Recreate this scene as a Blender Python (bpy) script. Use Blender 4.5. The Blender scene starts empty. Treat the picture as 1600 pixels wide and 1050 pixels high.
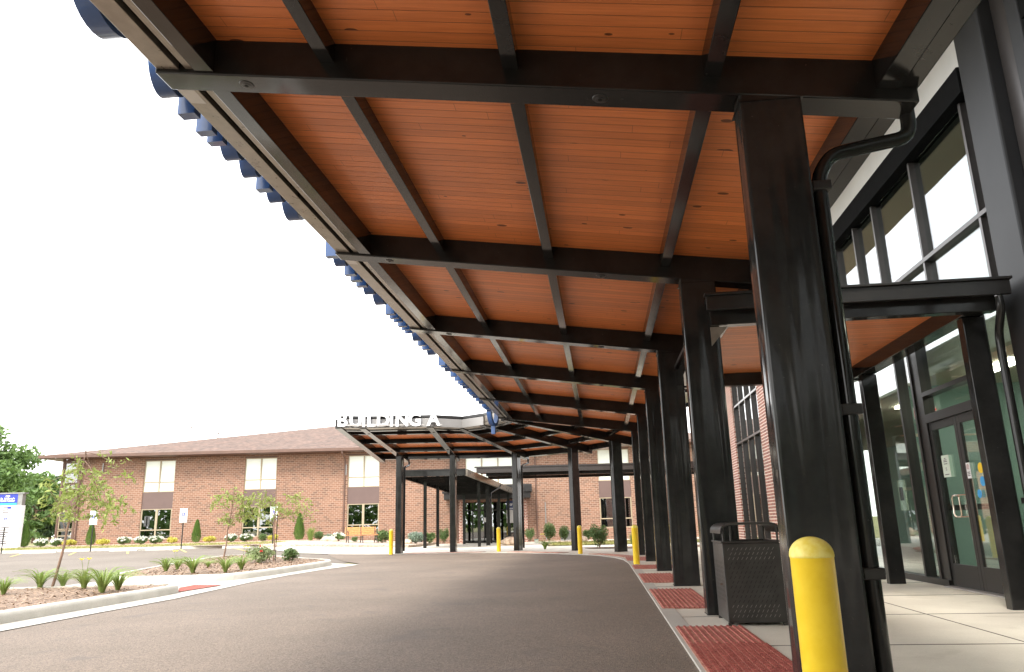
import bpy, bmesh, math, random
from mathutils import Vector, Matrix, noise
R = math.radians
PI = math.pi
sc = bpy.context.scene
C = sc.collection
rnd = random.Random(7)

# ------------------------------------------------------------------ camera
EYE = Vector((0, 0, 1.12))
F_PX, W_PX, H_PX = 1177.12, 1600, 1050
TH, PH = math.atan(295 / 1177.12), -0.0254
cF = Vector((0, math.cos(TH), math.sin(TH)))
_r0 = Vector((1, 0, 0)); _u0 = Vector((0, -math.sin(TH), math.cos(TH)))
cR = _r0 * math.cos(PH) + _u0 * math.sin(PH)
cU = -_r0 * math.sin(PH) + _u0 * math.cos(PH)

def ray(x, y):
    return cF + cR * ((x - 800) / F_PX) - cU * ((y - 525) / F_PX)

def at(x, y, Y):            # point seen at that pixel at depth Y
    d = ray(x, y); return EYE + d * (Y / d.y)

def gz(x, y, z=0.0):        # point seen at that pixel at height z
    d = ray(x, y); return EYE + d * ((z - EYE.z) / d.z)

cam = bpy.data.cameras.new('camera'); co = bpy.data.objects.new('camera', cam); C.objects.link(co)
co.matrix_world = Matrix(((cR.x, cU.x, -cF.x, EYE.x), (cR.y, cU.y, -cF.y, EYE.y), (cR.z, cU.z, -cF.z, EYE.z), (0, 0, 0, 1)))
cam.sensor_width = 36; cam.lens = 36 * F_PX / W_PX; cam.clip_start = 0.05; cam.clip_end = 6000
sc.camera = co

# the long straight colonnade has its own axes: s runs along it, t points to the glass wall
A_ = Vector((.109, .994, 0)).normalized(); B_ = Vector((A_.y, -A_.x, 0)); O_ = Vector((1.22, 0, 0))
AZ = math.atan2(-A_.x, A_.y)     # rotation of the s axis from +Y
def L(s, t, z=0.0):
    p = O_ + A_ * s + B_ * t; return Vector((p.x, p.y, z))

# ------------------------------------------------------------------ materials
MATS = {}
def _nt(name):
    m = bpy.data.materials.new(name); m.use_nodes = True; nt = m.node_tree
    return m, nt, nt.nodes['Principled BSDF']
def _n(nt, t, **kw):
    n = nt.nodes.new(t)
    for k, v in kw.items():
        if k in ('operation', 'blend_type', 'data_type', 'wave_type', 'feature', 'noise_dimensions', 'offset', 'squash', 'bands_direction'): setattr(n, k, v)
        else: n.inputs[k].default_value = v
    return n
def c4(c): return (c[0], c[1], c[2], 1)

def mat(name, col, rough=.6, metal=0, spec=.5, var=.12, scale=6, bump=0, bscale=60, coat=0, rvar=0, col2=None, stretch=None):
    """plain surface with some tone variation, roughness variation and bump"""
    if name in MATS: return MATS[name]
    m, nt, b = _nt(name); l = nt.links
    tc = _n(nt, 'ShaderNodeTexCoord'); src = tc.outputs['Object']
    if stretch:
        mp = _n(nt, 'ShaderNodeMapping'); mp.inputs['Scale'].default_value = stretch
        l.new(src, mp.inputs[0]); src = mp.outputs[0]
    nz = _n(nt, 'ShaderNodeTexNoise', Scale=scale, Detail=5.0, Roughness=.6); l.new(src, nz.inputs['Vector'])
    mx = _n(nt, 'ShaderNodeMix', data_type='RGBA')
    lo = tuple(max(0, c * (1 - var)) for c in col); hi = tuple(min(1, c * (1 + var)) for c in (col2 or col))
    mx.inputs[6].default_value = c4(lo); mx.inputs[7].default_value = c4(hi)
    rp = _n(nt, 'ShaderNodeMapRange'); rp.inputs[1].default_value = .35; rp.inputs[2].default_value = .65
    l.new(nz.outputs[0], rp.inputs[0]); l.new(rp.outputs[0], mx.inputs[0]); l.new(mx.outputs[2], b.inputs['Base Color'])
    b.inputs['Roughness'].default_value = rough; b.inputs['Metallic'].default_value = metal
    b.inputs['Specular IOR Level'].default_value = spec
    if coat: b.inputs['Coat Weight'].default_value = coat
    if rvar:
        r2 = _n(nt, 'ShaderNodeMapRange'); r2.inputs[3].default_value = rough - rvar; r2.inputs[4].default_value = rough + rvar
        l.new(nz.outputs[0], r2.inputs[0]); l.new(r2.outputs[0], b.inputs['Roughness'])
    if bump:
        n2 = _n(nt, 'ShaderNodeTexNoise', Scale=bscale, Detail=4.0); l.new(src, n2.inputs['Vector'])
        bp = _n(nt, 'ShaderNodeBump', Strength=bump, Distance=.02); l.new(n2.outputs[0], bp.inputs['Height']); l.new(bp.outputs[0], b.inputs['Normal'])
    MATS[name] = m; return m

def mat_steel(key='steel', bstr=.05, bsc=(1.2, 1.2, 1.2), ca=(.012, .012, .0115), cb_=(.023, .0225, .0215)):
    m, nt, b = _nt('black_steel'); l = nt.links
    tc = _n(nt, 'ShaderNodeTexCoord')
    nz = _n(nt, 'ShaderNodeTexNoise', Scale=2.2, Detail=6.0, Roughness=.65); l.new(tc.outputs['Object'], nz.inputs['Vector'])
    cr = _n(nt, 'ShaderNodeValToRGB'); cr.color_ramp.elements[0].position = .35; cr.color_ramp.elements[0].color = c4(ca)
    cr.color_ramp.elements[1].position = .7; cr.color_ramp.elements[1].color = c4(cb_)
    l.new(nz.outputs[0], cr.inputs[0])
    # fine scuffs and dust specks
    n3 = _n(nt, 'ShaderNodeTexNoise', Scale=38.0, Detail=3.0); l.new(tc.outputs['Object'], n3.inputs['Vector'])
    r3 = _n(nt, 'ShaderNodeMapRange'); r3.inputs[1].default_value = .71; r3.inputs[2].default_value = .80; l.new(n3.outputs[0], r3.inputs[0])
    mx = _n(nt, 'ShaderNodeMix', data_type='RGBA'); mx.inputs[7].default_value = (.07, .066, .06, 1)
    l.new(r3.outputs[0], mx.inputs[0]); l.new(cr.outputs[0], mx.inputs[6]); l.new(mx.outputs[2], b.inputs['Base Color'])
    rr = _n(nt, 'ShaderNodeMapRange'); rr.inputs[3].default_value = .06; rr.inputs[4].default_value = .17; l.new(nz.outputs[0], rr.inputs[0]); l.new(rr.outputs[0], b.inputs['Roughness'])
    mp = _n(nt, 'ShaderNodeMapping'); mp.inputs['Scale'].default_value = bsc; l.new(tc.outputs['Object'], mp.inputs[0])
    n2 = _n(nt, 'ShaderNodeTexNoise', Scale=1.0, Detail=1.0); l.new(mp.outputs[0], n2.inputs['Vector'])
    bp = _n(nt, 'ShaderNodeBump', Strength=bstr, Distance=.05); l.new(n2.outputs[0], bp.inputs['Height']); l.new(bp.outputs[0], b.inputs['Normal'])
    b.inputs['Specular IOR Level'].default_value = .32
    MATS[key] = m
mat_steel()
mat_steel('steel_column', .50, (6, 6, .22), (.016, .0162, .016), (.031, .0305, .029))

def mat_brick(name, c1, c2, cm, dark, BWD=.205, BRH=.068):
    m, nt, b = _nt(name); l = nt.links
    tc = _n(nt, 'ShaderNodeTexCoord'); sp = _n(nt, 'ShaderNodeSeparateXYZ'); l.new(tc.outputs['Object'], sp.inputs[0])
    ad = _n(nt, 'ShaderNodeMath', operation='ADD'); l.new(sp.outputs[0], ad.inputs[0]); l.new(sp.outputs[1], ad.inputs[1])
    cb = _n(nt, 'ShaderNodeCombineXYZ'); l.new(ad.outputs[0], cb.inputs[0]); l.new(sp.outputs[2], cb.inputs[1])
    br = _n(nt, 'ShaderNodeTexBrick', Scale=1.0); l.new(cb.outputs[0], br.inputs['Vector'])
    br.inputs['Brick Width'].default_value = BWD; br.inputs['Row Height'].default_value = BRH; br.inputs['Mortar Size'].default_value = BRH * (.11 if BRH > .11 else .17)
    br.inputs['Mortar Smooth'].default_value = .3; br.inputs['Bias'].default_value = -.1
    br.inputs['Color1'].default_value = c4(c1); br.inputs['Color2'].default_value = c4(c2); br.inputs['Mortar'].default_value = c4(cm)
    br2 = _n(nt, 'ShaderNodeTexBrick', Scale=1.0); l.new(cb.outputs[0], br2.inputs['Vector'])
    br2.inputs['Brick Width'].default_value = BWD; br2.inputs['Row Height'].default_value = BRH; br2.inputs['Mortar Size'].default_value = BRH * .11
    br2.inputs['Bias'].default_value = -.50
    br2.inputs['Color1'].default_value = (0, 0, 0, 1); br2.inputs['Color2'].default_value = (1, 1, 1, 1); br2.inputs['Mortar'].default_value = (0, 0, 0, 1)
    mx = _n(nt, 'ShaderNodeMix', data_type='RGBA'); mx.inputs[7].default_value = c4(dark)
    l.new(br2.outputs[0], mx.inputs[0]); l.new(br.outputs[0], mx.inputs[6])
    nz = _n(nt, 'ShaderNodeTexNoise', Scale=.5, Detail=4.0); l.new(tc.outputs['Object'], nz.inputs['Vector'])
    r = _n(nt, 'ShaderNodeMapRange'); r.inputs[3].default_value = .86; r.inputs[4].default_value = 1.12; l.new(nz.outputs[0], r.inputs[0])
    m2 = _n(nt, 'ShaderNodeMix', data_type='RGBA', blend_type='MULTIPLY'); m2.inputs[0].default_value = 1
    l.new(mx.outputs[2], m2.inputs[6]); l.new(r.outputs[0], m2.inputs[7]); l.new(m2.outputs[2], b.inputs['Base Color'])
    bp = _n(nt, 'ShaderNodeBump', Strength=.5, Distance=.01); bp.invert = True; l.new(br.outputs['Fac'], bp.inputs['Height']); l.new(bp.outputs[0], b.inputs['Normal'])
    b.inputs['Roughness'].default_value = .85
    MATS[name] = m
mat_brick('brick_tan', (.255, .134, .087), (.20, .095, .060), (.37, .28, .21), (.10, .072, .055), .30, .125)
mat_brick('brick_red', (.31, .085, .05), (.22, .055, .036), (.74, .62, .52), (.14, .05, .04), .24, .10)

def mat_wood(name='soffit_wood', light=(.79, .25, .075), dark=(.62, .18, .052)):
    m, nt, b = _nt(name); l = nt.links
    uv = _n(nt, 'ShaderNodeUVMap'); sp = _n(nt, 'ShaderNodeSeparateXYZ'); l.new(uv.outputs[0], sp.inputs[0])
    # u across the boards (metres), v along them
    d = _n(nt, 'ShaderNodeMath', operation='DIVIDE'); d.inputs[1].default_value = .132; l.new(sp.outputs[0], d.inputs[0])
    fl = _n(nt, 'ShaderNodeMath', operation='FLOOR'); l.new(d.outputs[0], fl.inputs[0])
    fr = _n(nt, 'ShaderNodeMath', operation='FRACT'); l.new(d.outputs[0], fr.inputs[0])
    wn = _n(nt, 'ShaderNodeTexWhiteNoise', noise_dimensions='1D'); l.new(fl.outputs[0], wn.inputs['W'])
    # grain stretched along the board, shifted per board
    mu = _n(nt, 'ShaderNodeMath', operation='MULTIPLY'); mu.inputs[1].default_value = 37.0; l.new(wn.outputs[0], mu.inputs[0])
    av = _n(nt, 'ShaderNodeMath', operation='ADD'); l.new(sp.outputs[1], av.inputs[0]); l.new(mu.outputs[0], av.inputs[1])
    cb = _n(nt, 'ShaderNodeCombineXYZ'); l.new(sp.outputs[0], cb.inputs[0]); l.new(av.outputs[0], cb.inputs[1]); 
    mp = _n(nt, 'ShaderNodeMapping'); mp.inputs['Scale'].default_value = (34, 1.6, 1); l.new(cb.outputs[0], mp.inputs[0])
    g = _n(nt, 'ShaderNodeTexNoise', Scale=1.0, Detail=6.0, Roughness=.62, Distortion=.5); l.new(mp.outputs[0], g.inputs['Vector'])
    mx = _n(nt, 'ShaderNodeMix', data_type='RGBA'); mx.inputs[6].default_value = c4(dark); mx.inputs[7].default_value = c4(light)
    rg = _n(nt, 'ShaderNodeMapRange'); rg.inputs[1].default_value = .3; rg.inputs[2].default_value = .66; l.new(g.outputs[0], rg.inputs[0]); l.new(rg.outputs[0], mx.inputs[0])
    # per-board tone
    tb = _n(nt, 'ShaderNodeMapRange'); tb.inputs[3].default_value = .88; tb.inputs[4].default_value = 1.10; l.new(wn.outputs[0], tb.inputs[0])
    m2 = _n(nt, 'ShaderNodeMix', data_type='RGBA', blend_type='MULTIPLY'); m2.inputs[0].default_value = 1; l.new(mx.outputs[2], m2.inputs[6]); l.new(tb.outputs[0], m2.inputs[7])
    # knots
    vp = _n(nt, 'ShaderNodeMapping'); vp.inputs['Scale'].default_value = (5.2, 2.6, 1); l.new(cb.outputs[0], vp.inputs[0])
    vo = _n(nt, 'ShaderNodeTexVoronoi', Scale=1.0, Randomness=1.0); l.new(vp.outputs[0], vo.inputs['Vector'])
    sz = _n(nt, 'ShaderNodeSeparateColor'); l.new(vo.outputs['Color'], sz.inputs[0])
    kr = _n(nt, 'ShaderNodeMapRange'); kr.inputs[1].default_value = .40; kr.inputs[2].default_value = 1.0; kr.inputs[3].default_value = 0.0; kr.inputs[4].default_value = .19; l.new(sz.outputs[0], kr.inputs[0])
    lt = _n(nt, 'ShaderNodeMath', operation='LESS_THAN'); l.new(vo.outputs['Distance'], lt.inputs[0]); l.new(kr.outputs[0], lt.inputs[1])
    lk = _n(nt, 'ShaderNodeMath', operation='MULTIPLY'); lk.inputs[1].default_value = .92; l.new(lt.outputs[0], lk.inputs[0])
    m3 = _n(nt, 'ShaderNodeMix', data_type='RGBA'); m3.inputs[7].default_value = (.12, .035, .012, 1); l.new(lk.outputs[0], m3.inputs[0]); l.new(m2.outputs[2], m3.inputs[6])
    # staggered butt joints, one thin dark line where two board lengths meet
    bj = _n(nt, 'ShaderNodeMath', operation='DIVIDE'); bj.inputs[1].default_value = 3.66; l.new(av.outputs[0], bj.inputs[0])
    bf = _n(nt, 'ShaderNodeMath', operation='FRACT'); l.new(bj.outputs[0], bf.inputs[0])
    bl_ = _n(nt, 'ShaderNodeMath', operation='LESS_THAN'); bl_.inputs[1].default_value = .0016; l.new(bf.outputs[0], bl_.inputs[0])
    bm_ = _n(nt, 'ShaderNodeMath', operation='MULTIPLY'); bm_.inputs[1].default_value = .5; l.new(bl_.outputs[0], bm_.inputs[0])
    m5 = _n(nt, 'ShaderNodeMix', data_type='RGBA'); m5.inputs[7].default_value = (.10, .03, .012, 1); l.new(bm_.outputs[0], m5.inputs[0]); l.new(m3.outputs[2], m5.inputs[6]); m3 = m5
    # v-groove between boards
    gr = _n(nt, 'ShaderNodeMath', operation='PINGPONG'); gr.inputs[1].default_value = .5; l.new(fr.outputs[0], gr.inputs[0])
    g1 = _n(nt, 'ShaderNodeMapRange'); g1.inputs[1].default_value = 0; g1.inputs[2].default_value = .055; l.new(gr.outputs[0], g1.inputs[0])
    g2 = _n(nt, 'ShaderNodeMapRange'); g2.inputs[3].default_value = .45; g2.inputs[4].default_value = 1; l.new(g1.outputs[0], g2.inputs[0])
    m4 = _n(nt, 'ShaderNodeMix', data_type='RGBA', blend_type='MULTIPLY'); m4.inputs[0].default_value = 1; l.new(m3.outputs[2], m4.inputs[6]); l.new(g2.outputs[0], m4.inputs[7])
    l.new(m4.outputs[2], b.inputs['Base Color'])
    bp = _n(nt, 'ShaderNodeBump', Strength=.6, Distance=.006); l.new(g1.outputs[0], bp.inputs['Height']); l.new(bp.outputs[0], b.inputs['Normal'])
    b.inputs['Roughness'].default_value = .42
    MATS[name] = m
mat_wood()

def mat_ground(name, c, speck, sscale, rough, patch=None, pscale=.25, bump=.4, stains=None):
    """aggregate: base tone, broad patches, salt-and-pepper stones, bump"""
    m, nt, b = _nt(name); l = nt.links
    tc = _n(nt, 'ShaderNodeTexCoord')
    big = _n(nt, 'ShaderNodeTexNoise', Scale=pscale, Detail=8.0, Roughness=.6); l.new(tc.outputs['Object'], big.inputs['Vector'])
    mx = _n(nt, 'ShaderNodeMix', data_type='RGBA'); mx.inputs[6].default_value = c4(c); mx.inputs[7].default_value = c4(patch or [k * 1.15 for k in c])
    r = _n(nt, 'ShaderNodeMapRange'); r.inputs[1].default_value = .38; r.inputs[2].default_value = .62; l.new(big.outputs[0], r.inputs[0]); l.new(r.outputs[0], mx.inputs[0])
    vo = _n(nt, 'ShaderNodeTexVoronoi', Scale=sscale); l.new(tc.outputs['Object'], vo.inputs['Vector'])
    s = _n(nt, 'ShaderNodeSeparateColor'); l.new(vo.outputs['Color'], s.inputs[0])
    r2 = _n(nt, 'ShaderNodeMapRange'); r2.inputs[3].default_value = 1 - speck; r2.inputs[4].default_value = 1 + speck; l.new(s.outputs[0], r2.inputs[0])
    m2 = _n(nt, 'ShaderNodeMix', data_type='RGBA', blend_type='MULTIPLY'); m2.inputs[0].default_value = 1; l.new(mx.outputs[2], m2.inputs[6]); l.new(r2.outputs[0], m2.inputs[7])
    out = m2.outputs[2]
    if stains:
        st = _n(nt, 'ShaderNodeTexNoise', Scale=1.1, Detail=3.0, Distortion=1.0); l.new(tc.outputs['Object'], st.inputs['Vector'])
        r3 = _n(nt, 'ShaderNodeMapRange'); r3.inputs[1].default_value = .60; r3.inputs[2].default_value = .72; r3.inputs[3].default_value = 0; r3.inputs[4].default_value = .5; l.new(st.outputs[0], r3.inputs[0])
        m3 = _n(nt, 'ShaderNodeMix', data_type='RGBA'); m3.inputs[7].default_value = c4(stains); l.new(r3.outputs[0], m3.inputs[0]); l.new(out, m3.inputs[6]); out = m3.outputs[2]
    l.new(out, b.inputs['Base Color']); b.inputs['Roughness'].default_value = rough
    bp = _n(nt, 'ShaderNodeBump', Strength=bump, Distance=.01); l.new(vo.outputs['Distance'], bp.inputs['Height']); l.new(bp.outputs[0], b.inputs['Normal'])
    MATS[name] = m
mat_ground('asphalt_new', (.158, .121, .090), .5, 105, .8, (.198, .152, .115), .35, .5, stains=(.11, .09, .08))
mat_ground('asphalt_old', (.145, .118, .092), .25, 60, .9, (.175, .145, .115), .3, .3, stains=(.10, .08, .06))
mat_ground('concrete', (.60, .55, .46), .06, 150, .8, (.68, .63, .53), .8, .15, stains=(.42, .37, .29))
mat_ground('concrete_pale', (.42, .39, .34), .05, 150, .8, (.50, .47, .41), .8, .15)
mat_ground('kerb_concrete', (.50, .475, .41), .07, 120, .8, (.60, .57, .50), 1.6, .2, stains=(.40, .36, .31))
mat_ground('grass_ground', (.16, .17, .05), .5, 30, .9, (.30, .25, .11), .35, .8)
mat_ground('mulch', (.17, .11, .07), .55, 42, .9, (.25, .17, .115), 1.5, 1.0)
mat_ground('gravel', (.46, .35, .27), .35, 18, .9, (.58, .46, .37), .8, 1.0)
mat_ground('shingle', (.145, .088, .064), .35, 5, .9, (.115, .076, .058), 1.2, .4)

def mat_glass(name, tint=(.84, .90, .87), r0=.24, gloss=(.95, .97, 1.0)):
    m = bpy.data.materials.new(name); m.use_nodes = True; nt = m.node_tree; nt.nodes.clear(); l = nt.links
    o = _n(nt, 'ShaderNodeOutputMaterial'); mx = _n(nt, 'ShaderNodeMixShader'); t = _n(nt, 'ShaderNodeBsdfTransparent', Color=c4(tint))
    g = _n(nt, 'ShaderNodeBsdfGlossy', Color=c4(gloss), Roughness=.004); f = _n(nt, 'ShaderNodeLayerWeight', Blend=.5)
    pw = _n(nt, 'ShaderNodeMath', operation='POWER'); pw.inputs[1].default_value = 3.2; l.new(f.outputs['Facing'], pw.inputs[0])
    mr = _n(nt, 'ShaderNodeMapRange'); mr.inputs[3].default_value = r0; mr.inputs[4].default_value = 1.0; l.new(pw.outputs[0], mr.inputs[0])
    tc = _n(nt, 'ShaderNodeTexCoord'); nz = _n(nt, 'ShaderNodeTexNoise', Scale=.55, Detail=1.0); l.new(tc.outputs['Object'], nz.inputs['Vector'])
    bp = _n(nt, 'ShaderNodeBump', Strength=.12, Distance=.02); l.new(nz.outputs[0], bp.inputs['Height']); l.new(bp.outputs[0], g.inputs['Normal'])
    l.new(mr.outputs[0], mx.inputs[0]); l.new(t.outputs[0], mx.inputs[1]); l.new(g.outputs[0], mx.inputs[2]); l.new(mx.outputs[0], o.inputs[0])
    MATS[name] = m
mat_glass('glass', r0=.035)
mat_glass('glass_low', (.86, .91, .88), .04)
mat_glass('glass_door', (.90, .94, .92), .05)
mat_glass('glass_far', (.30, .34, .31), .22)
def mat_leaf(name, c1, c2, trans=.25, scale=1.3):
    m, nt, b = _nt(name); l = nt.links
    tc = _n(nt, 'ShaderNodeTexCoord'); nz = _n(nt, 'ShaderNodeTexNoise', Scale=scale, Detail=4.0); l.new(tc.outputs['Object'], nz.inputs['Vector'])
    ge = _n(nt, 'ShaderNodeNewGeometry')
    ad = _n(nt, 'ShaderNodeMath', operation='MULTIPLY_ADD'); ad.inputs[1].default_value = .5; l.new(ge.outputs['Random Per Island'], ad.inputs[0])
    m0 = _n(nt, 'ShaderNodeMath', operation='MULTIPLY'); m0.inputs[1].default_value = .6; l.new(nz.outputs[0], m0.inputs[0]); l.new(m0.outputs[0], ad.inputs[2])
    mx = _n(nt, 'ShaderNodeMix', data_type='RGBA'); mx.inputs[6].default_value = c4(c1); mx.inputs[7].default_value = c4(c2); l.new(ad.outputs[0], mx.inputs[0])
    l.new(mx.outputs[2], b.inputs['Base Color']); b.inputs['Roughness'].default_value = .55
    tr = _n(nt, 'ShaderNodeBsdfTranslucent'); l.new(mx.outputs[2], tr.inputs[0])
    ms = _n(nt, 'ShaderNodeMixShader'); ms.inputs[0].default_value = trans; l.new(b.outputs[0], ms.inputs[1]); l.new(tr.outputs[0], ms.inputs[2])
    l.new(ms.outputs[0], nt.nodes['Material Output'].inputs[0]); MATS[name] = m
mat_leaf('leaf_young', (.17, .24, .04), (.38, .44, .12), .35)
mat_leaf('leaf_tree', (.065, .13, .03), (.18, .28, .075), .25, .4)
mat_leaf('leaf_dark', (.03, .07, .025), (.09, .14, .055), .2, .3)
mat_leaf('leaf_conifer', (.05, .12, .018), (.16, .27, .05), .15, 3)
mat_leaf('leaf_shrub', (.07, .13, .04), (.17, .25, .08), .25, 3)
mat_leaf('leaf_rose', (.14, .19, .07), (.32, .37, .18), .25, 3)
mat_leaf('leaf_yellow', (.42, .40, .05), (.68, .62, .14), .3, 3)
mat_leaf('leaf_grey', (.15, .22, .16), (.30, .38, .29), .25, 3)
mat_leaf('blade', (.13, .22, .04), (.34, .42, .12), .3, 3)
mat_leaf('petal_white', (.75, .76, .68), (.92, .92, .86), .3, 3)
mat_leaf('petal_yellow', (.80, .68, .06), (.95, .82, .15), .3, 3)
mat_leaf('petal_red', (.55, .02, .03), (.80, .08, .07), .3, 3)

M_white = mat('white_paint', (.80, .80, .80), .45, var=.04)
M_bark = mat('bark', (.22, .14, .10), .9, var=.3, scale=14, bump=.5, bscale=30, stretch=(1, 1, .3))
M_yel = mat('yellow_sleeve', (.93, .62, .02), .36, var=.03, scale=7, rvar=.08, col2=(.95, .67, .04), bump=.06, bscale=14)
M_yel2 = mat('yellow_scuffed', (.88, .68, .06), .5, var=.06, scale=20, col2=(.88, .76, .22))
M_tan = mat('grey_steel_tan', (.235, .205, .17), .30, metal=.5, var=.18, scale=5, rvar=.1)
M_zinc = mat('pale_trim', (.42, .40, .38), .32, metal=.3, var=.08, scale=2, rvar=.06)
M_panel = mat('light_grey_panel', (.66, .65, .63), .34, metal=.15, var=.05, scale=1.2, rvar=.05, bump=.04, bscale=3)
M_blue = mat('blue_letter_return', (.02, .07, .21), .28, var=.10, scale=3, coat=.3)
M_blueface = mat('blue_letter_trim', (.02, .03, .16), .35, var=.08)
M_frame = mat('dark_bronze_frame', (.015, .0135, .0125), .36, metal=0, var=.2, scale=3, rvar=.06)
M_mull = mat('brown_grey_mullion', (.055, .048, .045), .30, metal=.3, var=.1, scale=3)
M_chrome = mat('brushed_chrome', (.80, .70, .60), .2, metal=1, var=.05)
M_red = mat('red_tactile', (.46, .155, .11), .8, var=.22, scale=5, col2=(.50, .27, .19), bump=.3, bscale=80)
M_redrib = mat('red_rib', (.30, .05, .038), .6, var=.2, scale=20, col2=(.44, .13, .10))
M_brown = mat('brown_trim', (.13, .075, .055), .5, var=.1, scale=3)
M_mauve = mat('mauve_spandrel', (.125, .082, .072), .5, var=.05, scale=1)
M_tanframe = mat('tan_window_frame', (.36, .30, .20), .5, var=.06)
M_blind = mat('pale_blind', (.74, .80, .72), .12, var=.03, scale=1, spec=.6)
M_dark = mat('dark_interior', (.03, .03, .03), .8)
M_teal = mat('teal_interior_wall', (.27, .41, .37), .7, var=.06, scale=.8)
M_ceil = mat('interior_ceiling', (.55, .52, .42), .8, var=.04)
M_floor = mat('interior_floor', (.25, .22, .18), .35, var=.15)
M_soffitpaint = mat('olive_tan_soffit', (.62, .55, .36), .6, var=.05, scale=.6)
M_bin = mat('bin_charcoal', (.040, .036, .032), .38, var=.2, scale=5, rvar=.08, metal=.2)
M_pil = mat('matte_black_cladding', (.022, .022, .023), .42, spec=.18, var=.1, scale=2)
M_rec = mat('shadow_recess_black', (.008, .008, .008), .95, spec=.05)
M_hole = mat('perforation_dark', (.008, .008, .008), .9)
M_hole2 = mat('perforation_lit_through', (.22, .20, .18), .7)  # light coming through the bin slots, put in as a paler colour
M_rock = mat('boulder', (.46, .35, .25), .9, var=.3, scale=5, bump=.9, bscale=7, col2=(.55, .43, .32))
M_plank = mat('bench_plank', (.55, .25, .085), .55, var=.3, scale=3, stretch=(1, 8, 8))
M_iron = mat('cast_iron', (.03, .03, .03), .5, var=.2)
M_grey = mat('grey_metal', (.28, .28, .27), .4, metal=.4, var=.08)
M_blu2 = mat('sign_blue', (.03, .05, .42), .4, var=.04)
M_cyan = mat('sign_cyan', (.05, .35, .72), .4, var=.04)
M_text = mat('sign_text_dark', (.10, .08, .09), .6)
M_ora = mat('sign_orange', (.75, .25, .04), .5)
M_paper = mat('paper', (.62, .70, .60), .7, var=.03)
M_navy = mat('sign_navy', (.02, .03, .10), .4)
M_car = mat('car_white', (.7, .7, .7), .2, coat=.5, var=.02)
M_lineyel = mat('faded_yellow_line', (.50, .40, .14), .8, var=.3, scale=8)
def emit(name, col, s):
    m = bpy.data.materials.new(name); m.use_nodes = True; b = m.node_tree.nodes['Principled BSDF']
    b.inputs['Base Color'].default_value = c4(col); b.inputs['Emission Color'].default_value = c4(col); b.inputs['Emission Strength'].default_value = s; MATS[name] = m; return m
M_lamp = emit('lamp_diffuser', (1, .93, .78), 9)
M_exit = emit('exit_red', (.9, .04, .03), .9)

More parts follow.
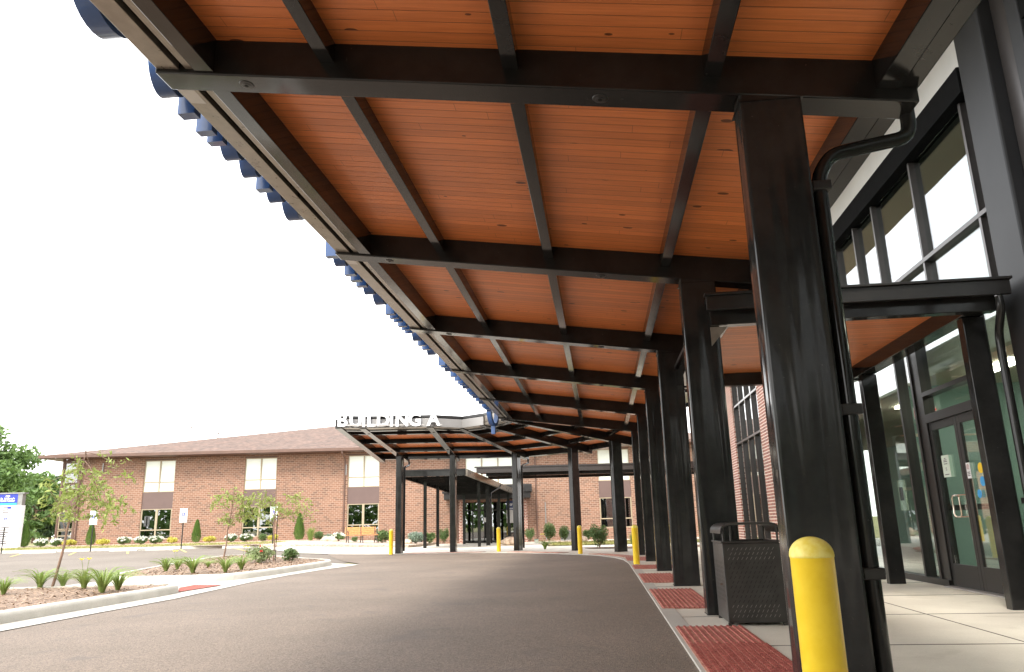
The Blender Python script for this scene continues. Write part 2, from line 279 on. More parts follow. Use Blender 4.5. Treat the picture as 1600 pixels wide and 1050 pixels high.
# ------------------------------------------------------------------ mesh builder
class MB:
    def __init__(s): s.v = []; s.f = []; s.uv = None
    def add(s, vs, fs):
        n = len(s.v); s.v += [Vector(p) for p in vs]; s.f += [tuple(i + n for i in f) for f in fs]
    def box(s, c, d, rz=0, M=None):
        x, y, z = d[0] / 2, d[1] / 2, d[2] / 2
        vs = [Vector((i * x, j * y, k * z)) for i in (-1, 1) for j in (-1, 1) for k in (-1, 1)]
        if M is None: M = Matrix.Rotation(rz, 3, 'Z')
        s.add([M @ v + Vector(c) for v in vs], [(0, 1, 3, 2), (4, 6, 7, 5), (0, 4, 5, 1), (2, 3, 7, 6), (0, 2, 6, 4), (1, 5, 7, 3)]); return s
    def lbox(s, s0, s1, t0, t1, z0, z1):   # box in colonnade axes
        vs = [L(a, b, z) for a in (s0, s1) for b in (t0, t1) for z in (z0, z1)]
        s.add(vs, [(0, 1, 3, 2), (4, 6, 7, 5), (0, 4, 5, 1), (2, 3, 7, 6), (0, 2, 6, 4), (1, 5, 7, 3)]); return s
    def wbox(s, x0, x1, y0, y1, z0, z1):
        return s.box(((x0 + x1) / 2, (y0 + y1) / 2, (z0 + z1) / 2), (abs(x1 - x0), abs(y1 - y0), abs(z1 - z0)))
    def bar(s, p, q, w, h, off=(0, 0)):    # p,q bottom centre line; w horizontal width, h vertical height
        p, q = Vector(p), Vector(q); d = (q - p); hd = Vector((d.x, d.y, 0)).normalized(); side = Vector((hd.y, -hd.x, 0))
        vs = []
        for e in (p, q):
            for a in (-w / 2, w / 2):
                for k in (0, h): vs.append(e + side * a + Vector((0, 0, k)))
        s.add(vs, [(0, 1, 3, 2), (4, 6, 7, 5), (0, 4, 5, 1), (2, 3, 7, 6), (0, 2, 6, 4), (1, 5, 7, 3)]); return s
    def prism(s, pts, thick):              # list of 3D points (planar), thickness vector
        n = len(pts); t = Vector(thick); vs = [Vector(p) for p in pts] + [Vector(p) + t for p in pts]
        s.add(vs, [tuple(range(n))[::-1], tuple(range(n, 2 * n))] + [(i, (i + 1) % n, n + (i + 1) % n, n + i) for i in range(n)]); return s
    def tube(s, pts, r, n=10, cap=True):
        pts = [Vector(p) for p in pts]; rs = r if isinstance(r, (list, tuple)) else [r] * len(pts); base = len(s.v); prev = None
        for i, p in enumerate(pts):
            d = (pts[min(i + 1, len(pts) - 1)] - pts[max(i - 1, 0)]).normalized()
            if prev is None: u = d.orthogonal().normalized()
            else: u = (prev - d * prev.dot(d)).normalized()
            prev = u; w = d.cross(u)
            for k in range(n):
                a = 2 * PI * k / n; s.v.append(p + (u * math.cos(a) + w * math.sin(a)) * rs[i])
        for i in range(len(pts) - 1):
            for k in range(n):
                a = base + i * n + k; b = base + i * n + (k + 1) % n; s.f.append((a, b, b + n, a + n))
        if cap:
            s.f.append(tuple(base + k for k in range(n))[::-1]); e = base + (len(pts) - 1) * n; s.f.append(tuple(e + k for k in range(n)))
        return s
    def lathe(s, prof, c=(0, 0, 0), n=24):
        base = len(s.v); c = Vector(c)
        for r, z in prof:
            for k in range(n):
                a = 2 * PI * k / n; s.v.append(c + Vector((r * math.cos(a), r * math.sin(a), z)))
        for i in range(len(prof) - 1):
            for k in range(n):
                a = base + i * n + k; b = base + i * n + (k + 1) % n; s.f.append((a, b, b + n, a + n))
        s.f.append(tuple(base + k for k in range(n))[::-1]); e = base + (len(prof) - 1) * n; s.f.append(tuple(e + k for k in range(n)))
        return s
    def build(s, name, m, parent=None, smooth=False, bevel=0, fix=True):
        me = bpy.data.meshes.new(name)
        off = parent_loc(parent)
        me.from_pydata([tuple(v - off) for v in s.v], [], s.f); me.validate()
        if fix:
            bm = bmesh.new(); bm.from_mesh(me); bmesh.ops.recalc_face_normals(bm, faces=bm.faces[:]); bm.to_mesh(me); bm.free()
        if smooth:
            for p in me.polygons: p.use_smooth = True
            try: me.set_sharp_from_angle(angle=R(42))
            except Exception: pass
        o = bpy.data.objects.new(name, me); C.objects.link(o); me.materials.append(MATS[m] if isinstance(m, str) else m)
        if parent is not None: o.parent = parent
        if bevel:
            md = o.modifiers.new('bevel', 'BEVEL'); md.width = bevel; md.segments = 2; md.limit_method = 'ANGLE'; md.angle_limit = R(50)
            md.harden_normals = False
        return o

WL = {}
def parent_loc(p):
    v = Vector((0, 0, 0))
    while p is not None:
        v = v + Vector(p.location); p = p.parent
    return v
def tag(o, label=None, cat=None, group=None, kind=None):
    if label: o['label'] = label
    if cat: o['category'] = cat
    if group: o['group'] = group
    if kind: o['kind'] = kind
    return o
def thing(name, label, cat, loc=(0, 0, 0), group=None):
    o = bpy.data.objects.new(name, None); C.objects.link(o); o.location = loc; o.empty_display_size = .2
    return tag(o, label, cat, group)
def copy_tree(o, parent=None):
    c = o.copy(); C.objects.link(c); c.parent = parent
    for ch in list(o.children): copy_tree(ch, c)
    return c

def text_mesh(txt, size, extrude=.01, offset=0.0, bevel=0):
    cu = bpy.data.curves.new('lettering', 'FONT'); cu.body = txt; cu.size = size; cu.extrude = extrude; cu.offset = offset; cu.align_x = 'LEFT'
    cu.resolution_u = 4
    ob = bpy.data.objects.new('lettering', cu); C.objects.link(ob)
    dg = bpy.context.evaluated_depsgraph_get(); me = bpy.data.meshes.new_from_object(ob.evaluated_get(dg))
    bpy.data.objects.remove(ob); bpy.data.curves.remove(cu); me.materials.clear(); return me
def text_obj(name, txt, size, m, parent, loc, rot=(R(90), 0, 0), extrude=.01, offset=0.0, center=True):
    me = text_mesh(txt, size, extrude, offset)
    if center and me.vertices:
        xs = [v.co.x for v in me.vertices]; cx = (min(xs) + max(xs)) / 2
        for v in me.vertices: v.co.x -= cx
    me.materials.append(m); o = bpy.data.objects.new(name, me); C.objects.link(o); o.parent = parent
    o.location = Vector(loc) - parent_loc(parent); o.rotation_euler = rot; return o

# ------------------------------------------------------------------ terrain
def sm(x): x = min(1, max(0, x)); return x * x * (3 - 2 * x)
def tz(x, y):
    return .011 * min(42, max(0, y - 18)) * sm((-x - 4) / 10)

def sheet(name, poly, off, m, step=2.0, flat=None, kind='structure', thick=0, parent=None):
    bm = bmesh.new(); vs = [bm.verts.new((p[0], p[1], 0)) for p in poly]; bm.faces.new(vs)
    bmesh.ops.triangulate(bm, faces=bm.faces[:])
    xs = [p[0] for p in poly]; ys = [p[1] for p in poly]
    if flat is None and max(ys) > 18 and min(xs) < -4:
        for ax, lo, hi in ((0, min(xs), max(xs)), (1, min(ys), max(ys))):
            k = math.ceil(max(lo, -90) / step) * step
            while k < min(hi, 92):
                n = Vector((1, 0, 0)) if ax == 0 else Vector((0, 1, 0))
                bmesh.ops.bisect_plane(bm, geom=bm.verts[:] + bm.edges[:] + bm.faces[:], plane_co=n * k, plane_no=n); k += step
    for v in bm.verts: v.co.z = (tz(v.co.x, v.co.y) if flat is None else flat) + off
    if thick:
        r = bmesh.ops.extrude_face_region(bm, geom=bm.faces[:])
        for e in r['geom']:
            if isinstance(e, bmesh.types.BMVert): e.co.z -= thick
    bmesh.ops.recalc_face_normals(bm, faces=bm.faces[:])
    me = bpy.data.meshes.new(name); bm.to_mesh(me); bm.free(); me.materials.append(MATS[m] if isinstance(m, str) else m)
    o = bpy.data.objects.new(name, me); C.objects.link(o)
    if parent: o.parent = parent
    elif kind: o['kind'] = kind
    return o

def offset_path(pts, d):
    out = []
    for i, p in enumerate(pts):
        a = Vector(pts[max(i - 1, 0)][:2]); b = Vector(pts[min(i + 1, len(pts) - 1)][:2]); t = (b - a).normalized(); n = Vector((t.y, -t.x))
        out.append((p[0] + n.x * d, p[1] + n.y * d))
    return out
def smooth_path(pts, it=2, closed=False):
    for _ in range(it):
        out = [] if closed else [pts[0]]; n = len(pts)
        for i in range(n if closed else n - 1):
            a, b = pts[i], pts[(i + 1) % n]
            out += [(a[0] * .75 + b[0] * .25, a[1] * .75 + b[1] * .25), (a[0] * .25 + b[0] * .75, a[1] * .25 + b[1] * .75)]
        if not closed: out.append(pts[-1])
        pts = out
    return pts

# ================================================================== GROUND
def big_ground():
    xs = [-1500, -600, -300, -180, -130] + list(range(-90, 94, 2)) + [130, 200, 400, 1500]
    ys = [-1500, -500, -200, -100, -60, -30, 0, 10] + list(range(18, 94, 2)) + [130, 200, 300, 600, 1500]
    mb = MB(); n = len(ys)
    for x in xs:
        for y in ys: mb.v.append(Vector((x, y, tz(x, y) - .05)))
    for i in range(len(xs) - 1):
        for j in range(len(ys) - 1):
            a = i * n + j; mb.f.append((a, a + n, a + n + 1, a + 1))
    o = mb.build('ground', 'grass_ground'); o['kind'] = 'structure'
big_ground()

def P2(v): return (v.x, v.y)
arc = [(3.36, 24.2), (3.28, 26), (2.95, 27.8), (2.3, 29.25), (1.2, 31.0), (.2, 32.3), (-.8, 33.2), (-1.9, 33.75), (-2.9, 34.0), (-4.4, 34.1), (-6.9, 34.55), (-8.4, 34.9)]
edge_r = [P2(L(-40, -.42)), P2(L(22, -.42))] + arc
isl1_o = [(-8.2, -6), (-7.7, 2), (-7.07, 9.6), (-6.85, 12.2), (-6.60, 15.0), (-6.64, 15.6), (-7.1, 16.0), (-8.6, 15.95), (-11.2, 15.8), (-13.5, 15.6)]
isl1 = isl1_o + [(-14, 9), (-14, -6)]
isl2 = [(-10.0, 18.7), (-8.0, 18.55), (-7.0, 18.7), (-6.62, 19.5), (-6.3, 21.6), (-6.02, 24.2), (-5.98, 25.4), (-6.3, 26.3), (-7.0, 27.1), (-8.2, 28.6), (-9.6, 30.2), (-10.9, 31.0), (-11.4, 29.5), (-11.0, 25), (-10.5, 21)]
sheet('parking_lot', [(-90, -40), (-6, -40), (-6, 36), (-9, 36.5), (-13, 44.1), (-90, 44.1)], -.030, 'asphalt_old')
dl = [(-8.0, -40), (-7.6, -6), (-7.1, 2), (-6.5, 9.5), (-6.33, 12), (-6.13, 14.1), (-6.13, 18), (-5.95, 20.5), (-5.62, 23), (-5.25, 24.8), (-5.3, 26.2), (-6.4, 28.6), (-7.6, 32), (-8.4, 34.9)]
sheet('driveway', edge_r[:] + dl[::-1], -.018, 'asphalt_new')
# pale concrete: gutter pan round both islands and the cut-through between them
sheet('gutter', [(-8.6, -6), (-7.6, -6), (-7.1, 2), (-6.5, 9.5), (-6.33, 12), (-6.13, 14.1), (-6.13, 18), (-5.95, 20.5), (-5.62, 23), (-5.22, 24.6), (-5.15, 25.5), (-5.5, 26.0), (-6.1, 26.5), (-7.2, 27.7), (-7.6, 27.6), (-7.3, 20), (-10.6, 19.2), (-10.6, 15.1), (-7.9, 15.1), (-7.6, 9)], -.008, 'concrete_pale')
# main walk
walk = edge_r[:] + [(-10, 35.3), (-12.5, 39.5), (-14.2, 42.4), (-10, 43.2), (-6.0, 43.6), (-5.4, 47), (-5.2, 52.5), (1.6, 52.5), (1.6, 40.4), (40, 40.4), (40, -40)]
sheet('sidewalk', walk, 0.0, 'concrete')
# narrow score joints in the concrete
jm = mat('joint_dark', (.16, .14, .12), .9)
mb = MB()
for k in range(-1, 9):
    s = 2.95 + 4.42 * k * .5 + (0 if k % 2 == 0 else .0)
    mb.lbox(s, s + .012, -.40, 4.15, .001, .0045)
mb.lbox(-4, 24, 2.45, 2.462, .001, .0045)
o = mb.build('concrete_joints', jm); o['kind'] = 'structure'
# dark seam line between walk and drive
kp = [(p[0], p[1]) for p in [P2(L(s, -.42)) for s in range(-6, 23, 2)] + arc]
def ribbon(name, pts, w, z, m, h=0):
    a = offset_path(pts, -w / 2); b = offset_path(pts, w / 2); mb = MB(); n = len(pts)
    for p, q in zip(a, b):
        zz = tz(*p) + z; mb.v += [Vector((p[0], p[1], zz)), Vector((q[0], q[1], zz))]
        if h: mb.v += [Vector((p[0], p[1], zz - h)), Vector((q[0], q[1], zz - h))]
    k = 4 if h else 2
    for i in range(n - 1):
        u = i * k; w_ = u + k; mb.f.append((u, u + 1, w_ + 1, w_))
        if h: mb.f += [(u, w_, w_ + 2, u + 2), (u + 1, u + 3, w_ + 3, w_ + 1)]
    if h: mb.f += [(0, 2, 3, 1), (n * k - 4, n * k - 3, n * k - 1, n * k - 2)]
    o = mb.build(name, m); o['kind'] = 'structure'; return o
ribbon('pavement_edge', kp, .20, .006, 'concrete_pale', h=.03)

# kerbs with rounded top and mulch inside
def kerb_ring(name, pts, closed, w=.17, h=.15):
    pts = smooth_path(pts, 2, closed); n = len(pts); mb = MB()
    prof = [(0.0, -.04), (.012, h * .55), (.03, h * .88), (.06, h), (w, h), (w, -.04)]
    K = len(prof)
    cx = sum(p[0] for p in pts) / n; cy = sum(p[1] for p in pts) / n
    area = sum(pts[i][0] * pts[(i + 1) % n][1] - pts[(i + 1) % n][0] * pts[i][1] for i in range(n)); sg = 1 if area > 0 else -1
    for i, p in enumerate(pts):
        a = Vector(pts[(i - 1) % n] if closed or i else pts[i]); b = Vector(pts[(i + 1) % n] if closed or i < n - 1 else pts[i]); t = (b - a).normalized(); nn = Vector((-t.y, t.x)) * sg
        for d, z in prof: mb.v.append(Vector((p[0] + nn.x * d, p[1] + nn.y * d, tz(p[0], p[1]) + z)))
    for i in range(n if closed else n - 1):
        for k in range(K - 1):
            u = i * K + k; w_ = ((i + 1) % n) * K + k; mb.f.append((u, w_, w_ + 1, u + 1))
    o = mb.build(name, 'kerb_concrete', smooth=True); o['kind'] = 'structure'; return pts, sg
p1_, sg = kerb_ring('kerb', isl1, True)
def inset(pts, d, sg):
    n = len(pts); out = []
    for i, p in enumerate(pts):
        a = Vector(pts[i - 1]); b = Vector(pts[(i + 1) % n]); t = (b - a).normalized(); nn = Vector((-t.y, t.x)) * sg; out.append((p[0] + nn.x * d, p[1] + nn.y * d))
    return out
sheet('mulch_bed', inset(p1_, .16, sg), .125, 'mulch', step=1)
p2_, sg = kerb_ring('kerb', isl2, True)
sheet('mulch_bed', inset(p2_, .16, sg), .125, 'mulch', step=1)
# loose mulch chips on both beds (uncountable)
def scatter_chips(name, poly, n, z, size, m, dens_near=None):
    xs = [p[0] for p in poly]; ys = [p[1] for p in poly]; mb = MB(); r = random.Random(len(poly) + n)
    def inside(x, y):
        c = False; j = len(poly) - 1
        for i in range(len(poly)):
            if (poly[i][1] > y) != (poly[j][1] > y) and x < (poly[j][0] - poly[i][0]) * (y - poly[i][1]) / (poly[j][1] - poly[i][1]) + poly[i][0]: c = not c
            j = i
        return c
    k = 0
    while k < n:
        x, y = r.uniform(min(xs), max(xs)), r.uniform(max(min(ys), 6), max(ys))
        if not inside(x, y): continue
        k += 1; a = r.uniform(0, PI); l, w = size * r.uniform(.5, 1.5), size * r.uniform(.15, .35)
        u = Vector((math.cos(a), math.sin(a), r.uniform(-.5, .5))) * l; v = Vector((-math.sin(a), math.cos(a), r.uniform(-.4, .6))) * w
        p = Vector((x, y, tz(x, y) + z + r.uniform(.005, .03)))
        mb.add([p - u - v, p + u - v, p + u + v, p - u + v], [(0, 1, 2, 3)])
    o = mb.build(name, m, fix=False); o['kind'] = 'stuff'; o['label'] = 'shredded wood mulch chips covering the planting bed'; return o
MATS['chip'] = None
mat_leaf('chip', (.15, .085, .05), (.42, .29, .19), 0, 4)
scatter_chips('mulch_chips', inset(isl1, .2, sg if False else 1), 3800, .125, .035, 'chip')
scatter_chips('mulch_chips', inset(isl2, .2, 1), 3000, .125, .04, 'chip')

# far kerb, lawn strip and gravel bed along the brick building
def strip(name, pts, off, m, **k): return sheet(name, pts, off, m, **k)
ribbon('kerb', [(x, 44.15) for x in range(-88, -12, 4)], .22, .13, 'kerb_concrete', h=.2)
sheet('lawn', [(-90, 44.25), (-13.6, 44.25), (-14.5, 46), (-16, 49.0), (-34, 49.0), (-34, 55), (-90, 55)], .11, 'grass_ground', thick=.25)
sheet('planting_bed', [(-34, 49.0), (-16, 49.0), (-14.5, 46), (-13.6, 44.25), (-14.0, 42.6), (-10, 43.3), (-6.1, 43.7), (-5.5, 47), (-5.3, 52), (-34, 52)], .13, 'gravel', thick=.25)
sheet('planting_bed', [(3.2, 34.6), (5.0, 33.6), (14, 33.6), (14, 36.4), (3.0, 36.4)], .02, 'mulch')
sheet('lawn', [(1.7, 40.6), (14, 40.6), (14, 52), (1.7, 52)], .03, 'grass_ground')
sheet('planting_bed', [(1.7, 46.5), (14, 45.5), (14, 52), (1.7, 52)], .045, 'gravel')
sheet('road', [(-200, 57), (-33, 57), (-31, 63), (-200, 66)], -.02, 'concrete_pale')
# faded bay lines
mb = MB()
for x in (-30.5, -27.6, -24.7, -21.8, -18.9, -16.0):
    a = [(x, 43.6), (x + .12, 43.6), (x + 2.6, 38.6), (x + 2.48, 38.6)]
    mb.add([(p[0], p[1], tz(*p) - .018) for p in a], [(0, 1, 2, 3)])
o = mb.build('bay_markings', M_lineyel); o['kind'] = 'structure'

# grass blades on the strip (uncountable)
def grass_patch(name, x0, x1, y0, y1, n, h, off):
    mb = MB(); r = random.Random(n)
    for _ in range(n):
        x, y = r.uniform(x0, x1), r.uniform(y0, y1); a = r.uniform(0, PI); w = .05
        z = tz(x, y) + off; u = Vector((math.cos(a) * w, math.sin(a) * w, 0)); p = Vector((x, y, z)); q = p + Vector((r.uniform(-.04, .04), r.uniform(-.04, .04), h * r.uniform(.5, 1.3)))
        mb.add([p - u, p + u, q], [(0, 1, 2)])
    o = mb.build(name, 'blade_lawn', fix=False); tag(o, 'short sunlit lawn grass beside the parking area', kind='stuff')
mat_leaf('blade_lawn', (.20, .23, .05), (.46, .42, .17), .2, .6)
grass_patch('grass', -40, -14.3, 44.4, 48.9, 11000, .07, .11)
grass_patch('grass', 1.9, 10, 40.8, 46.4, 4000, .08, .03)

# ================================================================== CANOPY ALONG THE DRIVE
ZC, SL, LEN, OVH = 4.28, .14, 4.82, 1.30
canopy = thing('entrance_canopy', 'long curved black steel canopy with orange wood soffit sweeping along the drive', 'canopy', L(5.2, .2))
S_COL = [.78, 5.2, 9.72, 14.08, 18.33, 22.85, 27.28]
frames = []      # (column point, unit dir towards the drive)
for s in (-16.9, -12.5, -8.1, -3.65): frames.append((L(s, 0), -B_))   # unseen bays added behind the viewpoint, keeping sky out of the column reflections
for s in S_COL: frames.append((L(s, 0), -B_))
far = [((3.91, 30.44), (-.61, 28.14)), ((2.46, 32.94), (-.98, 29.97)), ((.07, 34.86), (-2.21, 30.34)), ((-2.74, 34.72), (-3.25, 29.72)), ((-5.17, 34.62), (-5.85, 30.14))]
for p, e in far:
    p, e = Vector((*p, 0)), Vector((*e, 0)); frames.append((p, (e - p).normalized()))
p, e = Vector((-6.35, 34.3, 0)), Vector((-6.87, 29.8, 0)); frames.append((p, (e - p).normalized()))
NF = len(frames)
BW, BH = .27, .36
def fp(i, l, dz=0.0):   # point on frame i at length l towards the drive
    p, d = frames[i]; q = p + d * l; return Vector((q.x, q.y, ZC + SL * l + dz))
def side(i):
    d = frames[i][1]; v = Vector((-d.y, d.x, 0)); return v if v.dot(Vector((0, 1, 0)) if i < 11 else Vector((-1, .3, 0))) > 0 else -v
def far_shift(i): return side(i) * (BW / 2)   # column/beam near face sits on the measured line
for i in range(NF):
    mb = MB(); sh = far_shift(i) if 0 < i < NF - 1 else Vector((0, 0, 0))
    mb.bar(fp(i, -OVH) + sh, fp(i, LEN) + sh, BW, BH)
    b = mb.build('beam', 'steel', canopy, bevel=.012)
    if 0 < i < NF - 1:
        for l in (4.05, 1.05):        # round cover plates under the beam
            q = fp(i, l) + sh; n = Vector((-frames[i][1].x * SL, -frames[i][1].y * SL, 1)).normalized()
            mb = MB(); prof = [(0.0, -.012), (.035, -.012), (.037, -.008), (.06, -.006), (.068, .004), (.068, .01)]
            mb.lathe([(max(r_, .001), z_) for r_, z_ in prof], (0, 0, 0), 20)
            Mr = Vector((0, 0, 1)).rotation_difference(n).to_matrix(); mb.v = [Mr @ v + q for v in mb.v]
            mb.build('cover_plate', M_frame, b, smooth=True)
            mb = MB(); mb.lathe([(.001, -.0145), (.018, -.0145), (.018, -.011)], (0, 0, 0), 8); mb.v = [Mr @ v + q for v in mb.v]; mb.build('bolt', M_hole, b)
# columns
CW, CD = .46, .27
for i in range(1, NF - 1):
    p, d = frames[i]; sh = far_shift(i); cw = CW if i < 12 else .42
    c = p - d * (cw / 2) + sh; mb = MB(); az = math.atan2(-d.y, -d.x)
    mb.box((c.x, c.y, (ZC + .03) / 2 - .02), (cw, CD - .01, ZC + .10), az)
    col = mb.build('column', 'steel_column', canopy, bevel=.022)
    mb = MB(); mb.box((c.x, c.y, ZC - .06), (cw + .02, CD + .02, .012), az); mb.box((c.x, c.y, .006), (cw + .012, CD + .012, .010), az)
    mb.build('weld_plate', 'steel', col)
# purlins, ledge, rail, soffit, gutter
UVJ = []
def quad_bar(mb, a, b, w_dir_a, w_dir_b, w, h):
    """bar whose ends follow the two frames: a,b bottom inner corners, widened along each frame's own direction"""
    vs = []
    for e, d in ((a, w_dir_a), (b, w_dir_b)):
        for k in (0, w):
            for z in (0, h): vs.append(e + d * k + Vector((0, 0, z)))
    mb.add(vs, [(0, 1, 3, 2), (4, 6, 7, 5), (0, 4, 5, 1), (2, 3, 7, 6), (0, 2, 6, 4), (1, 5, 7, 3)])
def dir3(i):
    d = frames[i][1]; return Vector((d.x, d.y, SL))
ZS = BH - .025      # soffit height above beam bottom
u_acc = 0
for i in range(NF - 1):
    d0, d1 = dir3(i), dir3(i + 1)
    for l in (-1.16, .12, 1.69, 3.22):
        mb = MB(); w = .13 if l > -1 else .16; zb = ZS - .19 if l > -1 else 0.09
        quad_bar(mb, fp(i, l, zb), fp(i + 1, l, zb), d0, d1, w, ZS - zb - .002)
        mb.build('purlin', 'steel', canopy, bevel=.006)
    mb = MB(); quad_bar(mb, fp(i, 4.28, .02), fp(i + 1, 4.28, .02), d0, d1, .17, BH - .03); mb.build('edge_purlin', 'steel', canopy, bevel=.006)
    mb = MB(); quad_bar(mb, fp(i, 4.455, .045), fp(i + 1, 4.455, .045), d0, d1, .085, .035); mb.build('ledge_strip', M_tan, canopy, bevel=.004)
    mb = MB(); quad_bar(mb, fp(i, 4.60, .035), fp(i + 1, 4.60, .035), d0, d1, .205, .10 if i < 8 else .10)
    if i < 12: quad_bar(mb, fp(i, 4.76, .15), fp(i + 1, 4.76, .15), d0, d1, .05, .26)
    mb.build('edge_rail', M_tan, canopy, bevel=.005)
    # splice plate with screws on the rail
    if 3 <= i < 11:
        mb = MB(); a = fp(i, 4.64, .033).lerp(fp(i + 1, 4.64, .033), .04); b_ = fp(i, 4.64, .033).lerp(fp(i + 1, 4.64, .033), .12)
        quad_bar(mb, a, b_, d0, d1, .15, .006); mb.build('splice_plate', M_zinc, canopy)
    # soffit boards (UV: u across boards, v along)
    mb = MB(); n = 2; uvs = []
    la, lb = -1.10, 4.30
    p00, p01, p10, p11 = fp(i, la, ZS), fp(i, lb, ZS), fp(i + 1, la, ZS), fp(i + 1, lb, ZS)
    mb.v += [p00, p01, p11, p10] + [v + Vector((0, 0, .03)) for v in (p00, p01, p11, p10)]
    mb.f += [(0, 1, 2, 3), (7, 6, 5, 4), (0, 4, 5, 1), (1, 5, 6, 2), (2, 6, 7, 3), (3, 7, 4, 0)]
    o = mb.build('soffit', 'soffit_wood', canopy, fix=False)
    uvl = o.data.uv_layers.new(name='UVMap'); dist = ((p10 + p11) / 2 - (p00 + p01) / 2).length
    uvv = {0: (u_acc, 0), 1: (u_acc, lb - la), 2: (u_acc + dist, lb - la), 3: (u_acc + dist, 0)}
    for lp in o.data.loops: uvl.data[lp.index].uv = uvv[lp.vertex_index % 4]
    u_acc += dist
    mb = MB(); quad_bar(mb, fp(i, -1.31, BH + .04), fp(i + 1, -1.31, BH + .04), d0, d1, 6.15, .10); mb.build('roof_deck', M_frame, canopy)
    # gutter along the low side
    mb = MB(); quad_bar(mb, fp(i, -1.305, .11), fp(i + 1, -1.305, .11), d0, d1, .14, .27); mb.build('gutter', 'steel', canopy, bevel=.01)
# low-side gutter ends + light trim fascia at the far loop
M_fasc = mat('loop_fascia_grey', (.27, .26, .25), .35, metal=.2, var=.06, scale=1)
for i in range(12, NF - 1):
    d0, d1 = dir3(i), dir3(i + 1)
    mb = MB(); quad_bar(mb, fp(i, 4.83, .02), fp(i + 1, 4.83, .02), d0, d1, .05, .34)
    mb.build('fascia', M_fasc, canopy, bevel=.006)
# downspout of the first bay
def downspout(parent, pts, r=.055, m='steel', clamps=()):
    # rounded elbows
    P = [Vector(p) for p in pts]; path = [P[0]]
    for i in range(1, len(P) - 1):
        a, b, c = P[i - 1], P[i], P[i + 1]; k = min(.13, (a - b).length * .4, (c - b).length * .4)
        u, v = b + (a - b).normalized() * k, b + (c - b).normalized() * k
        for t in (0, .25, .5, .75, 1): path.append(u * (1 - t) ** 2 + b * 2 * t * (1 - t) + v * t * t)
    path.append(P[-1]); mb = MB(); mb.tube(path, r, 16); o = mb.build('downspout', m, parent, smooth=True)
    for z in clamps:
        q = P[-1]; mb = MB(); mb.box((q.x, q.y, z), (r * 2.5, r * 2.7, .075), AZ); mb.build('clamp', M_frame, o, bevel=.008)
    return o
downspout(canopy, [L(5.42, 1.29, 4.22), L(5.42, 1.29, 3.93), L(5.36, .66, 3.80), L(5.34, .545, 3.62), L(5.34, .545, .12)], clamps=(3.52, 1.84, .75))
downspout(canopy, [L(18.6, 1.38, 4.22), L(18.6, 1.36, 3.93), L(18.5, .66, 3.80), L(18.5, .545, 3.62), L(18.5, .545, .12)], clamps=(2.2,))
q = fp(13, -OVH + .1); p, d = frames[13]
c = p - d * .5; downspout(canopy, [q, q - Vector((0, 0, .2)), Vector((c.x, c.y, 3.78)), Vector((c.x, c.y, 3.5)), Vector((c.x, c.y, .1))], r=.045)
q = fp(15, -OVH + .1); p, d = frames[15]; c = p - d * .5
downspout(canopy, [q, q - Vector((0, 0, .16)), Vector((c.x, c.y, 3.82)), Vector((c.x, c.y, 3.6)), Vector((c.x, c.y, .1))], r=.045)

# ---- blue channel letters hung outside the rail, seen edge-on
def stroke_letter(parent, s0, w, kind, h=.72, zb=None, dep=.17, t0=-4.90, mname='letter'):
    zb = ZC + SL * 4.9 + .07 if zb is None else zb; th = .085; mb = MB()
    def pt(u, z, t): return L(s0 + u, t, zb + z)
    def ring(outer, inner):
        n = len(outer); vs = []
        for t in (t0, t0 - dep):
            vs += [pt(*o, t) for o in outer] + [pt(*i_, t) for i_ in inner]
        fs = []
        for k in range(n):
            a, b = k, (k + 1) % n
            fs += [(a, b, n + b, n + a), (2 * n + a, 3 * n + a, 3 * n + b, 2 * n + b), (a, 2 * n + a, 2 * n + b, b), (n + a, n + b, 3 * n + b, 3 * n + a)]
        mb.add(vs, fs)
    def bx(u0, u1, z0, z1):
        vs = [pt(a, z, t) for a in (u0, u1) for z in (z0, z1) for t in (t0, t0 - dep)]
        mb.add(vs, [(0, 1, 3, 2), (4, 6, 7, 5), (0, 4, 5, 1), (2, 3, 7, 6), (0, 2, 6, 4), (1, 5, 7, 3)])
    if kind == 'o':
        n = 28; outer = [(w / 2 + w / 2 * math.cos(2 * PI * k / n), h / 2 + h / 2 * math.sin(2 * PI * k / n)) for k in range(n)]
        inner = [(w / 2 + (w / 2 - th) * math.cos(2 * PI * k / n), h / 2 + (h / 2 - th) * math.sin(2 * PI * k / n)) for k in range(n)]; ring(outer, inner)
    elif kind == 'i': bx(0, w, 0, h)
    elif kind == 't': bx(w / 2 - th / 2, w / 2 + th / 2, 0, h - th); bx(0, w, h - th + .001, h)
    elif kind == 'h': bx(0, th, 0, h); bx(w - th, w, 0, h); bx(th + .001, w - th - .001, h * .45, h * .45 + th)
    return mb.build(mname, M_blue, parent, smooth=True)
def blue_sign(label, items):
    sg_ = thing('blue_letter_sign', label, 'sign', L(items[0][0], -4.95, ZC + SL * 4.9), 'blue letter signs along the canopy edge')
    for s0, w, k in items:
        o = stroke_letter(sg_, s0, w, k)
    mb = MB(); mb.lbox(items[0][0], items[-1][0] + items[-1][1], -4.895, -4.845, ZC + SL * 4.9 + .20, ZC + SL * 4.9 + .26); mb.build('mounting_rail', M_tan, sg_)
blue_sign('blue channel letters on the nearest stretch of canopy edge, top left of the view', [(3.0, .5, 'h'), (3.7, .45, 'o'), (4.38, .70, 'o'), (5.44, .46, 'o'), (5.98, .12, 'i'), (6.32, .11, 'i'), (6.54, .10, 'i'), (6.74, .40, 'o'), (7.20, .34, 'o'), (7.68, .11, 'i'), (7.90, .34, 'o'), (8.36, .52, 'o')])
